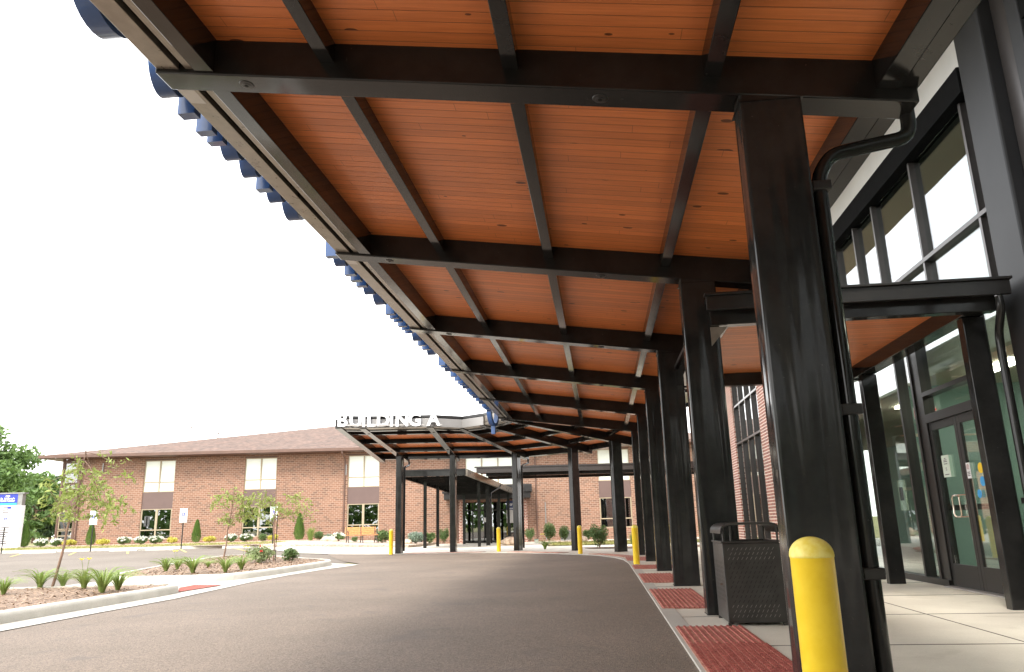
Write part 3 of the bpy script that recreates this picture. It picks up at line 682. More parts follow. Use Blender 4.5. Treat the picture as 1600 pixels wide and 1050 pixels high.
blue_sign('blue channel letters on the middle stretch of canopy edge, right past the second beam', [(10.0, .12, 'i'), (10.25, .42, 'o'), (10.85, .12, 'i'), (11.15, .12, 'i'), (11.45, .12, 'i'), (11.75, .40, 'o'), (12.3, .55, 'o'), (13.2, .12, 'i'), (13.5, .35, 'h'), (14.1, .12, 'i'), (14.4, .35, 'h'), (15.2, .4, 'o'), (15.8, .12, 'i'), (16.2, .12, 'i'), (16.6, .45, 'o')])
blue_sign('blue channel letters on the far stretch of canopy edge, before the hanging emblem', [(18.0, .35, 'h'), (18.6, .5, 'o'), (19.5, .12, 'i'), (19.9, .5, 't'), (20.6, .35, 'h'), (21.2, .5, 'o'), (22.0, .12, 'i'), (22.4, .35, 'h'), (23.0, .4, 'o'), (23.7, .12, 'i'), (24.2, .5, 'o'), (25.0, .35, 'h'), (25.6, .12, 'i'), (26.0, .4, 'o')])
em = thing('hanging_emblem', 'large blue looped emblem hanging below the canopy edge at its bend', 'sign', L(27.2, -4.95, 4.7))
def emblem():
    c = L(27.2, -4.98, 0); n = 24; w = .75; h = 1.25; zc = 5.27
    u = Vector((.42, .90, 0)).normalized(); v = Vector((u.y, -u.x, 0))
    mb = MB(); vs = []
    for t in (-.085, .085):
        for rr in (1, .72):
            for k in range(n + 1):
                a = PI + PI * k / n
                vs.append(c + u * (w / 2 * rr * math.cos(a)) + v * t + Vector((0, 0, zc + h / 2 * (rr if rr == 1 else .84) * math.sin(a) * 1.0)))
    m_ = n + 1; fs = []
    for k in range(n):
        a, b = k, k + 1
        fs += [(a, b, m_ + b, m_ + a), (2 * m_ + a, 3 * m_ + a, 3 * m_ + b, 2 * m_ + b), (a, 2 * m_ + a, 2 * m_ + b, b), (m_ + a, m_ + b, 3 * m_ + b, 3 * m_ + a)]
    fs += [(0, m_, 3 * m_, 2 * m_), (n, 2 * m_ + n, 3 * m_ + n, m_ + n)]
    mb.add(vs, fs); mb.build('loop', M_blue, em, smooth=True)
    mb = MB(); mb.box((c.x, c.y, 4.50), (.15, .15, .30), AZ); mb.build('stem', M_blue, em, bevel=.01)
    mb = MB(); mb.box((c.x, c.y, 5.42), (.26, 1.0, .05), AZ); mb.build('bracket', M_tan, em)
emblem()

# ---- BUILDING A sign on the loop fascia
sign = thing('building_sign', 'white raised capital letters reading BUILDING A on the canopy edge', 'sign', (-5.5, 29.9, 5.1))
def on_edge(x, z_off=0.0, out=.10):
    pts = [fp(NF - 1, 4.92), fp(NF - 2, 4.92), fp(NF - 3, 4.92), fp(NF - 4, 4.92)]
    for a, b in zip(pts, pts[1:]):
        if a.x <= x <= b.x or (a is pts[0] and x < a.x):
            k = (x - a.x) / (b.x - a.x); q = a.lerp(b, k); d = (b - a); nrm = Vector((d.y, -d.x, 0)).normalized()
            if nrm.y > 0: nrm = -nrm
            return q + nrm * out + Vector((0, 0, z_off)), math.atan2(d.y, d.x)
    return pts[-1], 0
SZ = .70; M_ret = mat('letter_return_grey', (.09, .10, .16), .4)
lx = {'B': -7.10, 'U': -6.66, 'I': -6.21, 'L': -5.98, 'D': -5.60, 'I2': -5.09, 'N': -4.86, 'G': -4.34, 'A': -3.58}
for k, x in lx.items():
    q, a = on_edge(x + .15); q.z = fp(NF - 1, 4.9).z + .06
    o = text_obj('letter', k[0], SZ, M_white, sign, q, (R(90), 0, a), extrude=.012, offset=.026, center=False)
    text_obj('letter_return', k[0], SZ, M_ret, o, q, (0, 0, 0), extrude=.07, offset=.018, center=False).location = (0, 0, -.083)
mb = MB(); q1, a = on_edge(-6.85, out=.05); q2, _ = on_edge(-2.9, out=.05); zz = fp(NF - 1, 4.9).z + .07
mb.bar((q1.x, q1.y, zz), (q2.x, q2.y, zz), .04, .05); mb.build('mounting_rail', M_zinc, sign)

# ================================================================== DOOR CANOPY (flat, over the walk to the door)
dc = thing('door_canopy', 'flat dark steel canopy with wood soffit standing over the glass entrance doors', 'canopy', L(11.8, 3.6))
S0, S1, T0, T1 = 9.40, 14.45, .30, 3.86
mb = MB(); mb.lbox(S0 - .06, S0, T0 - .04, T1 + .06, 3.72, 3.90); mb.lbox(S0 - .10, S0 + .01, T0 - .06, T1 + .08, 3.902, 3.935); mb.build('fascia', M_frame, dc, bevel=.004)
mb = MB(); mb.lbox(S0 + .02, S1, T0, T1, 3.90, 3.96); mb.build('roof_deck', M_frame, dc)
for s in (S0 + .12, S1 - .2):
    mb = MB(); mb.lbox(s, s + .16, T0 + .02, T1 - .05, 3.56, 3.80); mb.build('beam', 'steel', dc, bevel=.008)
for t in (T0 + .02, 3.52):
    mb = MB(); mb.lbox(S0 + .285, S1 - .205, t, t + .26, 3.58, 3.82); mb.build('side_beam', 'steel', dc, bevel=.008)
mb = MB(); mb.v += [L(S0, T0 + .25, 3.80), L(S0, 3.55, 3.80), L(S1, 3.55, 3.80), L(S1, T0 + .25, 3.80), L(S0, T0 + .25, 3.84), L(S0, 3.55, 3.84), L(S1, 3.55, 3.84), L(S1, T0 + .25, 3.84)]
mb.f += [(0, 1, 2, 3), (7, 6, 5, 4), (0, 4, 5, 1), (1, 5, 6, 2), (2, 6, 7, 3), (3, 7, 4, 0)]
o = mb.build('soffit', 'soffit_wood', dc, fix=False); uvl = o.data.uv_layers.new(name='UVMap'); uvv = {0: (0, 0), 1: (0, 3.2), 2: (5, 3.2), 3: (5, 0)}
for lp in o.data.loops: uvl.data[lp.index].uv = uvv[lp.vertex_index % 4]
for s in (9.86, 13.78):
    mb = MB(); mb.lbox(s, s + .16, 3.54, 3.80, -.01, 3.575); mb.build('column', 'steel', dc, bevel=.01)
mb = MB(); mb.prism([L(S0 + .19, T0 + .02, 3.55), L(S0 + .19, T0 + .24, 3.55), L(S0 + .19, T0 + .02, 3.30)], A_ * .02); mb.build('gusset', M_tan, dc)
q0 = L(S0 + .02, 3.80, 3.71)
downspout(dc, [q0, L(S0 + .02, 3.80, 3.55), L(9.72, 3.88, 3.32), L(9.74, 3.88, 3.1), L(9.74, 3.88, .1)], r=.05, clamps=(1.25, .35))

# ================================================================== GLASS-FRONTED BUILDING ON THE RIGHT
FT = 4.25
gb = thing('glass_front_building', 'tall dark framed glass curtain wall with brick piers along the right side', 'building', L(12, FT + .1))
def gbox(name, m, *a, bevel=0):
    mb = MB(); mb.lbox(*a); return mb.build(name, m, gb, bevel=bevel)
def pane(s0, s1, z0, z1, m='glass', parent=gb):
    mb = MB(); mb.lbox(s0, s1, FT + .045, FT + .057, z0, z1); return mb.build('window_pane', m, parent)
# upper bands
up = [10.0, 10.3, 12.18, 14.0, 15.1, 16.35, 17.6, 19.0, 20.5]
for a, b in zip(up, up[1:]):
    for z0, z1 in ((3.96, 5.13), (5.13, 6.86)): pane(a, b, z0, z1)
for s in up[1:-1]:
    gbox('mullion', M_mull, s - .032, s + .032, FT - .045, FT + .13, 4.005, 5.095, bevel=.004); gbox('mullion', M_mull, s - .032, s + .032, FT - .045, FT + .13, 5.165, 6.86, bevel=.004)
for z in (3.97, 5.13): gbox('transom', M_mull, 10.0, 20.5, FT - .05, FT + .13, z - .035, z + .035, bevel=.004)
gbox('head_recess_shade', M_rec, 10.0, 20.5, FT - .14, FT + .13, 6.87, 7.27, bevel=.006)  # shadow of the recess over the glass, put in as a near-black box
gbox('light_fascia', M_panel, 9.86, 30.4, FT - .02, FT + .3, 7.275, 8.2)
gbox('jamb', M_pil, 9.80, 10.0, FT - .06, FT + .3, -.01, 7.27)
# ground band
lo = [(10.0, 11.02, 0), (13.42, 14.0, 1), (14.0, 15.9, 1), (15.9, 17.8, 1), (17.8, 19.3, 1), (19.3, 20.5, 1)]
for a, b, k in lo: pane(a, b, .10, 3.95, 'glass_low')
for s in (11.02, 13.06, 13.40, 14.0, 15.9, 17.8, 19.3, 20.46): gbox('mullion', M_frame, s - .035, s + .035, FT - .045, FT + .13, .10, 3.93, bevel=.004)
gbox('jamb_panel', M_frame, 13.095, 13.365, FT - .02, FT + .1, .0, 3.93)
gbox('sill', M_frame, 10.0, 10.98, FT - .05, FT + .13, -.01, .10); gbox('sill', M_frame, 13.10, 20.5, FT - .052, FT + .13, -.01, .10)
gbox('door_header', M_frame, 11.055, 13.025, FT - .05, FT + .13, 2.58, 2.72); gbox('door_transom', M_frame, 11.055, 13.025, FT - .05, FT + .13, 3.02, 3.09)
pane(11.02, 13.06, 2.72, 3.95, 'glass_low')
gbox('threshold', M_zinc, 11.05, 13.03, FT - .16, FT + .06, .004, .022)
# double doors
for s0, s1 in ((11.06, 12.035), (12.045, 13.02)):
    d_ = MB(); w = .09
    for a in ((s0, s0 + w, .02, 2.575), (s1 - w, s1, .02, 2.575)): d_.lbox(a[0], a[1], FT - .02, FT + .03, a[2], a[3])
    d_.lbox(s0 + w, s1 - w, FT - .02, FT + .03, .02, .36); d_.lbox(s0 + w, s1 - w, FT - .02, FT + .03, 2.45, 2.575)
    dr = d_.build('door', M_frame, gb, bevel=.004)
    mb = MB(); mb.lbox(s0 + w, s1 - w, FT + .0, FT + .012, .36, 2.45); mb.build('door_glass', 'glass_door', dr)
    mb = MB(); mb.lbox(s0 + w, s1 - w, FT + .035, FT + .07, 1.17, 1.25); mb.build('push_bar', M_frame, dr)
    cs = 12.20 if s0 > 12 else 11.74
    if s0 > 12:
        mb = MB(); K = FT - .085; mb.tube([L(12.20, K, 1.36), L(12.24, K, 1.39), L(12.40, K, 1.39), L(12.44, K, 1.35), L(12.44, K, 1.11), L(12.40, K, 1.07), L(12.24, K, 1.07), L(12.20, K, 1.11), L(12.20, K, 1.355)], .014, 10)
        for z in (1.39, 1.07): mb.tube([L(12.12, FT - .02, z), L(12.22, K, z)], .009, 8)
        mb.build('handle', M_chrome, dr, smooth=True)
def notice(label, s0, s1, z0, z1, m, lines=()):
    o = MB().lbox(s0, s1, FT - .026, FT - .022, z0, z1).build('notice', m); tag(o, label, 'notice')
    for k, (z, w, mm) in enumerate(lines):
        mb = MB(); c = (s0 + s1) / 2; mb.lbox(c - w / 2, c + w / 2, FT - .0285, FT - .0265, z - .006, z + .006); mb.build('text_line', mm, o)
    return o
notice('pale green paper notice taped on the glass of the far door leaf', 12.48, 12.73, 1.68, 2.02, M_paper, [(1.97, .05, M_text), (1.945, .10, M_text), (1.92, .12, M_text), (1.885, .12, M_text), (1.82, .04, M_text), (1.79, .04, M_text), (1.72, .15, M_text)])
o = notice('small white no smoking notice on the middle door stile', 11.83, 11.95, 1.62, 1.85, M_white, [(1.71, .08, M_text), (1.685, .08, M_text), (1.66, .07, M_text)])
def ring_on_facade(name, s, z, r0, r1, m, parent, n=20, dt=-.03):
    mb = MB(); vs = []
    for k in range(n):
        a = 2 * PI * k / n; vs += [L(s + r0 * math.cos(a), FT + dt, z + r0 * math.sin(a)), L(s + r1 * math.cos(a), FT + dt, z + r1 * math.sin(a))]
    mb.add(vs, [(2 * k, 2 * ((k + 1) % n), 2 * ((k + 1) % n) + 1, 2 * k + 1) for k in range(n)]); return mb.build(name, m, parent)
ring_on_facade('symbol', 11.89, 1.79, .028, .036, M_redrib, o)
mb = MB(); mb.add([L(11.87, FT - .031, 1.812), L(11.877, FT - .031, 1.817), L(11.912, FT - .031, 1.77), L(11.905, FT - .031, 1.765)], [(0, 1, 2, 3)]); mb.build('symbol_bar', M_redrib, o)
def disc(label, s, z, r, m, name='sticker'):
    mb = MB(); n = 20; vs = [L(s + r * math.cos(2 * PI * k / n), FT - .024, z + r * math.sin(2 * PI * k / n)) for k in range(n)]; mb.prism(vs, B_ * .003); o = mb.build(name, m); return tag(o, label, 'sticker')
disc('blue round sticker on the near door leaf beside the handle', 11.68, 1.39, .062, M_cyan)
disc('blue round sticker higher up, half behind the canopy column', 11.53, 1.56, .07, M_cyan)
o = disc('yellow caution sticker above the blue stickers on the near door', 11.53, 1.75, .075, M_yel)
# side pilaster and next bays towards the camera
gbox('pilaster', M_pil, 9.12, 9.795, FT - .22, FT + .25, -.01, 8.2, bevel=.03)
gbox('jamb', M_mull, 8.66, 9.11, FT - .05, FT + .3, -.01, 8.2, bevel=.01)
gbox('pilaster', M_pil, 8.40, 8.655, FT - .16, FT + .25, -.01, 8.2, bevel=.02)
nr = [-29.6, -27.7, -25.8, -23.9, -22, -20.1, -18.2, -16.3, -14.4, -12.5, -10.6, -8.7, -6.8, -4.9, -3.0, -1.1, .8, 2.7, 4.6, 6.5, 8.4]  # the bays behind the viewpoint are unseen, added to darken the column reflections
for a, b in zip(nr, nr[1:]):
    for z0, z1 in ((.10, 2.66), (2.66, 3.96), (3.96, 5.13), (5.13, 6.86)): pane(a, b, z0, z1)
for s in nr[:-1]: gbox('mullion', M_mull, s - .032, s + .032, FT - .045, FT + .13, .1, 6.86)
for z in (.05, 2.66, 3.97, 5.13): gbox('transom', M_mull, -29.6, 8.4, FT - .05, FT + .128, z - .035, z + .035)
gbox('head_recess_shade', M_rec, -29.6, 8.4, FT - .14, FT + .13, 6.87, 7.27); gbox('light_fascia', M_panel, -29.6, 8.395, FT - .02, FT + .3, 7.275, 8.2)
# brick pier, far glazing, brick again
mb = MB(); mb.lbox(20.5, 25.6, FT - .10, FT + .5, -.02, 7.27); mb.build('brick_wall', 'brick_red', gb)
mb = MB(); mb.lbox(30.4, 38.5, FT - .10, FT + .5, -.02, 8.2); mb.build('brick_wall', 'brick_red', gb)
fr = [25.6, 26.85, 28.0, 29.2, 30.4]
for a, b in zip(fr, fr[1:]):
    for z0, z1 in ((.1, 2.66), (2.66, 3.96), (3.96, 5.13), (5.13, 7.27)): pane(a, b, z0, z1)
for s in fr: gbox('mullion', M_mull, s - .035, s + .035, FT - .05, FT + .13, .1, 7.27)
for z in (.05, 3.97, 5.4): gbox('transom', M_mull, 25.6, 30.4, FT - .052, FT + .128, z - .035, z + .035)
# overhanging roof with tan soffit
gbox('roof', M_frame, -29.9, 39, 2.0, 12.5, 8.36, 8.7); gbox('soffit', M_soffitpaint, -29.9, 39, 2.06, FT + .2, 8.205, 8.355)
# interior: floor, ceiling, teal walls, lamps
gbox('interior_floor', M_floor, -29, 30.3, FT + .14, 9.5, .002, .03)
gbox('interior_ceiling', M_ceil, -29, 30.3, FT + .6, 9.4, 3.55, 3.7)
gbox('back_wall', M_teal, -29, 30.3, 9.4, 9.6, .03, 8.2)
gbox('vestibule_wall', M_teal, 15.2, 15.35, FT + .6, 9.4, .03, 3.55); gbox('vestibule_wall', M_teal, 9.2, 9.35, FT + .14, 7.2, .03, 3.55)
gbox('inner_partition', M_ceil, 16.4, 16.6, 6.2, 9.4, .03, 3.55)
gbox('side_wall', 'brick_red', -29.9, -29.65, FT, 9.6, -.02, 8.2); gbox('side_wall', 'brick_red', 38.3, 38.5, FT + .51, 9.6, -.02, 8.2)
gbox('upper_wall', M_ceil, 9.2, 30.3, 8.0, 8.1, 3.7, 8.2)
for s, t in ((11.2, 5.6), (13.2, 5.6), (12.2, 7.4), (17.5, 5.8), (18.9, 6.6), (5.5, 5.6), (7.5, 6.6)):
    o = MB().lbox(s - .6, s + .6, t - .15, t + .15, 3.50, 3.545).build('lamp_panel', M_lamp, gb)
for s, t, z in ((14.4, 6.2, 7.0),):
    pass
# reception counter and chairs dimly seen inside
mb = MB(); mb.lbox(16.9, 19.8, 6.9, 7.5, .03, 1.1); mb.lbox(16.8, 19.9, 6.82, 7.58, 1.1, 1.14); o = mb.build('counter', M_brown, gb)
# door hardware box on glass, exit sign
ex = thing('exit_sign', 'red lit exit sign hanging inside behind the sidelight glass', 'sign', L(14.6, 4.9, 2.95))
mb = MB(); mb.lbox(14.585, 14.62, 4.66, 5.06, 2.84, 3.06); mb.build('sign_box', M_white, ex); mb = MB(); mb.lbox(14.59, 14.6, 4.85, 4.87, 3.06, 3.5); mb.build('hanger', M_grey, ex)
text_obj('lettering', 'EXIT', .19, M_exit, ex, L(14.575, 4.86, 2.885), (R(90), 0, AZ), extrude=.004, offset=.004)
kp_ = thing('card_reader', 'pale rectangular intercom panel fixed inside the tall side window', 'intercom', L(15.0, FT + .1, 1.35))
mb = MB(); mb.lbox(14.72, 15.02, FT + .09, FT + .12, 1.2, 1.75); mb.build('plate', M_paper, kp_); mb = MB(); mb.lbox(14.80, 14.94, FT + .075, FT + .089, 1.38, 1.62); mb.build('screen', M_frame, kp_)

# ================================================================== BUILDING A (brick, two storeys)
BY = 52.0
ba = thing('brick_building', 'long two storey tan brick building with brown shingle roof across the lot', 'building', (-8, BY + 4, 0))
XL, XR = -31.0, 15.5
stacks = [(-25.33, -23.22), (-18.46, -16.28), (-11.41, -9.25), (5.61, 7.78)]
cutx = [(-30.85, -29.83)] + stacks
# front wall as piers between the window stacks
mb = MB(); x = -29.83
for a, b in stacks:
    if a < -5: mb.wbox(x, a, BY, BY + .3, -.4, 6.2)
    x = b if a < -5 else x
mb.wbox(-9.25, -3.85, BY, BY + .3, -.4, 6.2); mb.wbox(.72, 5.61, BY, BY + .3, -.4, 6.2); mb.wbox(7.78, XR, BY, BY + .3, -.4, 6.2)
for a, b in stacks: mb.wbox(a, b, BY, BY + .3, -.4, .78); mb.wbox(a, b, BY, BY + .3, 6.12, 6.2)
mb.wbox(-3.85, .72, BY, BY + .3, 2.66, 3.77); mb.wbox(-3.85, -3.41, BY, BY + .3, 3.77, 6.2); mb.wbox(-.08, .72, BY, BY + .3, 3.77, 6.2); mb.wbox(-3.41, -.08, BY, BY + .3, 5.68, 6.2)
mb.wbox(XR - .3, XR, BY + .3, BY + 38, -.4, 6.2); mb.wbox(XL, XL + .3, BY + 1.3, BY + 38, -.4, 6.2); mb.wbox(XL + .3, XR - .3, BY + 37.7, BY + 38, -.4, 6.2)
mb.wbox(XL, -29.83, BY, BY + 1.3, -.4, .75)
mb.build('wall', 'brick_tan', ba)
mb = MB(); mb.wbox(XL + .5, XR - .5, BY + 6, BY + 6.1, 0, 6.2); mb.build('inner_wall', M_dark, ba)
def win(x0, x1, z0, z1, split, m, parent, dark=False, y=BY, cols=2, fm=M_tanframe):
    f = .055; mb = MB(); y0, y1 = y + .06, y + .16
    xs = [x0 + (x1 - x0) * k / cols for k in range(cols + 1)]; zs = z0 + (z1 - z0) * (1 - split)
    mb.wbox(x0, x1, y0, y1, z0, z0 + f); mb.wbox(x0, x1, y0, y1, z1 - f, z1); mb.wbox(x0, x0 + f, y0, y1, z0 + f, z1 - f); mb.wbox(x1 - f, x1, y0, y1, z0 + f, z1 - f)
    for x in xs[1:-1]: mb.wbox(x - f * .8, x + f * .8, y0 - .01, y1 + .01, z0 + f, z1 - f)
    for i_ in range(cols):
        a = xs[i_] + (f if i_ == 0 else f * .8); b = xs[i_ + 1] - (f if i_ == cols - 1 else f * .8); mb.wbox(a, b, y0 + .004, y1 - .004, zs - f * .6, zs + f * .6)
        if fm is M_tanframe and dark:   # opening sash line
            mb.wbox(a, a + .03, y0 - .006, y1 - .02, zs + f * .6, z1 - f); mb.wbox(b - .03, b, y0 - .006, y1 - .02, zs + f * .6, z1 - f)
    w = mb.build('window', fm, parent)
    mb = MB(); mb.wbox(x0 + f, x1 - f, y + .105, y + .112, z0 + f, z1 - f); mb.build('pane', m, w)
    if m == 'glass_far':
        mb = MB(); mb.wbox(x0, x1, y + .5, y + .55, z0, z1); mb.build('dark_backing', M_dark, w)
    return w
for a, b in stacks:
    win(a, b, 3.87, 6.0, .69, M_blind, ba)
    mb = MB(); mb.wbox(a, b, BY + .05, BY + .2, 6.0, 6.12); mb.build('window_head', M_brown, ba)
    mb = MB(); mb.wbox(a, b, BY + .05, BY + .2, 2.76, 3.868); mb.build('spandrel_panel', M_mauve, ba)
    win(a, b, .78, 2.755, .70, 'glass_far', ba, True)
win(-3.41, -.08, 3.77, 5.68, .55, M_blind, ba, cols=3)
# corner window, wrapped
for z0, z1 in ((4.6, 6.0), (3.87, 4.55)):
    w = win(-30.85, -29.85, z0, z1, .5, 'glass_far', ba, cols=1, fm=M_brown)
for z0, z1 in ((1.55, 2.75), (.78, 1.5)): win(-30.85, -29.85, z0, z1, .5, 'glass_far', ba, cols=1)
mb = MB(); mb.wbox(-30.85, -29.85, BY + .05, BY + .2, 2.76, 3.868); mb.wbox(-31.0, -30.86, BY + .02, BY + 1.3, .75, 6.2); mb.wbox(-29.84, -29.7, BY - .03, BY + .2, .75, 6.2); mb.wbox(-30.85, -29.85, BY + .05, BY + .2, 6.0, 6.2); mb.build('corner_post', M_brown, ba)
# roof
e = 1.0; zr = 6.42; m_ = .226; x0, x1, y0, y1 = XL - e, XR + e, BY - e, BY + 38 + e; k = (y1 - y0) / 2
mb = MB(); a = [(x0, y0, zr), (x1, y0, zr), (x1, y1, zr), (x0, y1, zr), (x0 + k, y0 + k, zr + m_ * k), (x1 - k, y0 + k, zr + m_ * k)]
mb.add(a, [(0, 1, 5, 4), (1, 2, 5), (2, 3, 4, 5), (3, 0, 4), (0, 3, 2, 1)]); rf = mb.build('roof', 'shingle', ba)
mb = MB(); mb.wbox(x0 - .02, x1, y0 - .12, y0 - .001, 6.24, 6.43); mb.wbox(x0 - .10, x0 - .001, y0, y1, 6.24, 6.41); mb.build('gutter', M_brown, ba)
mb = MB(); mb.wbox(x0 + .01, x1, y0 + .01, BY - .002, 6.21, 6.235); mb.wbox(x0 + .01, XL - .002, BY, y1, 6.21, 6.235); mb.build('eave_soffit', M_brown, ba)
for x, y in ((at(355, 683, 62).x, 60), (at(297, 686, 66).x, 66)):
    zz = zr + m_ * (y - y0); mb = MB(); mb.tube([(x, y, zz - .1), (x, y, zz + .32)], .07, 8); mb.tube([(x, y, zz + .32), (x + .12, y, zz + .42)], .1, 8); mb.build('vent_pipe', M_zinc, rf)
mb = MB(); xv = at(655, 657, 70).x; mb.wbox(xv - .3, xv + .3, 70, 70.6, 9.5, 11.0); mb.build('chimney', M_brown, rf)
for x in (-29.55, -11.62, 1.36, -3.95, 12.6):
    mb = MB(); mb.tube([(x, y0 - .05, 6.26), (x, y0 - .05, 6.1), (x, BY - .06, 5.75), (x, BY - .06, .2)], .05, 6); mb.build('downspout', M_brown, ba)
mb = MB(); mb.tube([(1.95, BY - .05, .1), (1.95, BY - .05, 2.55)], .035, 6); mb.build('conduit', M_grey, ba)
for px_, py0, py1 in ((161, 724, 738), (541, 726, 742)):
    a = at(px_, py0, BY - .05); b_ = at(px_, py1, BY - .05); mb = MB(); mb.box(((a.x + b_.x) / 2, BY - .05, (a.z + b_.z) / 2), (.06, .06, a.z - b_.z)); mb.build('cable_cover', M_grey, ba)
# vestibule with flat dark fascia and dark glazing
vs_ = thing('entrance_vestibule', 'dark flat-topped glazed vestibule at the brick building entrance, behind the covered walk', 'vestibule', (-2, BY - .8, 0))
mb = MB(); mb.wbox(-4.75, .95, BY - 1.5, BY - .02, 2.82, 3.2); mb.wbox(-4.85, 1.05, BY - 1.6, BY - .01, 3.21, 3.72); mb.build('fascia', M_frame, vs_, bevel=.02)
mb = MB()
for x in (-3.84, -3.0, -2.2, -1.3, -.45, .45): mb.wbox(x - .04, x + .04, BY + .9, BY + 1.0, 0, 2.66)
mb.wbox(-3.84, .5, BY + .9, BY + 1.0, 2.1, 2.18); mb.wbox(-3.84, .5, BY + .9, BY + 1.0, 0, .12); mb.build('door_frames', M_frame, vs_)
mb = MB(); mb.wbox(-3.84, .5, BY + .94, BY + .952, 0, 2.66); mb.build('glazing', 'glass_far', vs_)
mb = MB(); mb.wbox(-3.85, -3.6, BY - .4, BY - .01, 0, 2.8); mb.wbox(.45, .72, BY - .4, BY - .01, 0, 2.8); mb.build('brick_jamb', 'brick_red', vs_)
mb = MB(); mb.wbox(-2.25, -2.0, BY + .88, BY + .895, 1.35, 1.65); mb.build('door_notice', M_white, vs_)
ds = thing('directory_board', 'tall wall directory with navy header and pale panel beside the glazed entrance', 'sign', (-.2, BY - .45, 1.2))
mb = MB(); mb.wbox(-.66, .02, BY - .47, BY - .40, 2.1, 2.68); mb.build('header', M_navy, ds); mb = MB(); mb.wbox(-.66, .02, BY - .47, BY - .40, 1.24, 2.095); mb.build('panel', M_zinc, ds)
text_obj('lettering', 'OSF', .21, M_white, ds, (-.42, BY - .48, 2.36), offset=.004); mb = MB(); mb.box((-.12, BY - .48, 2.44), (.13, .012, .12)); mb.build('logo_mark', M_cyan, ds); mb = MB(); mb.box((-.2, BY - .48, 2.36), (.06, .012, .05)); mb.build('logo_accent', M_ora, ds)
text_obj('lettering', 'BUILDING A', .10, M_white, ds, (-.33, BY - .48, 2.15), offset=.002)

# covered walk from the loop to the entrance
cw = thing('covered_walk', 'narrow dark flat-roofed covered walk on slim posts leading to the brick building entrance', 'canopy', (-3.2, 44, 0))
Lf = [Vector((-6.15, 39.6, 3.66)), Vector((-4.0, 50.3, 3.12))]; Rt = [Vector((-2.6, 39.6, 3.66)), Vector((-.30, 50.3, 3.12))]
mb = MB(); q = [Lf[0], Rt[0], Rt[1], Lf[1]]; mb.prism([p + Vector((0, 0, .30)) for p in q], (0, 0, .06)); mb.build('roof_deck', M_frame, cw)
for a, b in ((Lf[0], Rt[0]), (Lf[1], Rt[1])): mb = MB(); mb.bar(a, b, .12, .32); mb.build('fascia', 'steel', cw)
mb = MB(); mb.bar(Lf[0], Lf[1], .12, .30); mb.build('side_fascia', 'steel', cw); mb = MB(); mb.bar(Rt[0] + Vector((.05, 0, 0)), Rt[1] + Vector((.05, 0, 0)), .14, .32); mb.build('side_fascia', M_tan, cw)
for k in range(1, 10):
    f_ = k / 10; mb = MB(); mb.bar(Lf[0].lerp(Lf[1], f_) + Vector((.06, 0, .1)), Rt[0].lerp(Rt[1], f_) + Vector((-.06, 0, .1)), .10, .19); mb.build('rafter', 'steel', cw)
for (x, y) in ((-5.0, 42.3), (-4.62, 45.4), (-3.98, 48.2), (-3.4, 50.2), (-2.08, 43.0), (-1.68, 45.4), (-1.08, 48.0), (-.52, 50.0)):
    zt = 3.66 - .54 * (y - 39.6) / 10.7 + .02; w = .17 if (x, y) != (-1.68, 45.4) else .24
    mb = MB(); mb.wbox(x - w / 2, x + w / 2, y - .08, y + .08, 0, zt); mb.build('post', 'steel', cw)
downspout(cw, [(-.9, 46.2, 3.5), (-1.0, 46.2, 3.3), (-1.5, 45.7, 3.0), (-1.5, 45.6, 2.8), (-1.5, 45.6, .1)], r=.05)
# flat canopy running off to the right behind the columns
fc = thing('side_walk_canopy', 'long low flat canopy with wood soffit running right in front of the brick building', 'canopy', (4, 42, 0))
mb = MB(); mb.wbox(-2.1, 14, 41.0, 41.12, 3.86, 4.12); mb.wbox(-2.2, 14, 40.95, 41.14, 4.125, 4.2); mb.build('fascia', M_grey if False else M_mull, fc)
mb = MB(); mb.wbox(-2.1, 14, 41.14, 44.6, 4.08, 4.18); mb.build('roof_deck', M_frame, fc)
mb = MB(); mb.wbox(-1.6, 14, 41.4, 41.55, 3.70, 3.90); mb.build('beam', 'steel', fc); mb = MB(); mb.wbox(-1.6, 14, 44.2, 44.35, 3.70, 3.90); mb.build('beam', 'steel', fc)
mb = MB(); mb.v += [Vector(p) for p in ((-2, 41.13, 4.02), (14, 41.13, 4.02), (14, 44.5, 4.02), (-2, 44.5, 4.02), (-2, 41.13, 4.06), (14, 41.13, 4.06), (14, 44.5, 4.06), (-2, 44.5, 4.06))]
mb.f += [(0, 3, 2, 1), (4, 5, 6, 7), (0, 1, 5, 4), (1, 2, 6, 5), (2, 3, 7, 6), (3, 0, 4, 7)]
o = mb.build('soffit', 'soffit_wood', fc, fix=False); uvl = o.data.uv_layers.new(name='UVMap'); uvv = {0: (0, 0), 1: (0, 16), 2: (3.4, 16), 3: (3.4, 0)}
for lp in o.data.loops: uvl.data[lp.index].uv = uvv[lp.vertex_index % 4]
for x in (.0, 3.4, 7.0, 10.5):
    mb = MB(); mb.wbox(x - .06, x + .06, 41.56, 44.19, 3.74, 3.98); mb.build('rafter', M_tan, fc)
for x in (3.3, 9.0): mb = MB(); mb.wbox(x - .1, x + .1, 41.4, 41.58, 0, 3.71); mb.build('post', 'steel', fc)

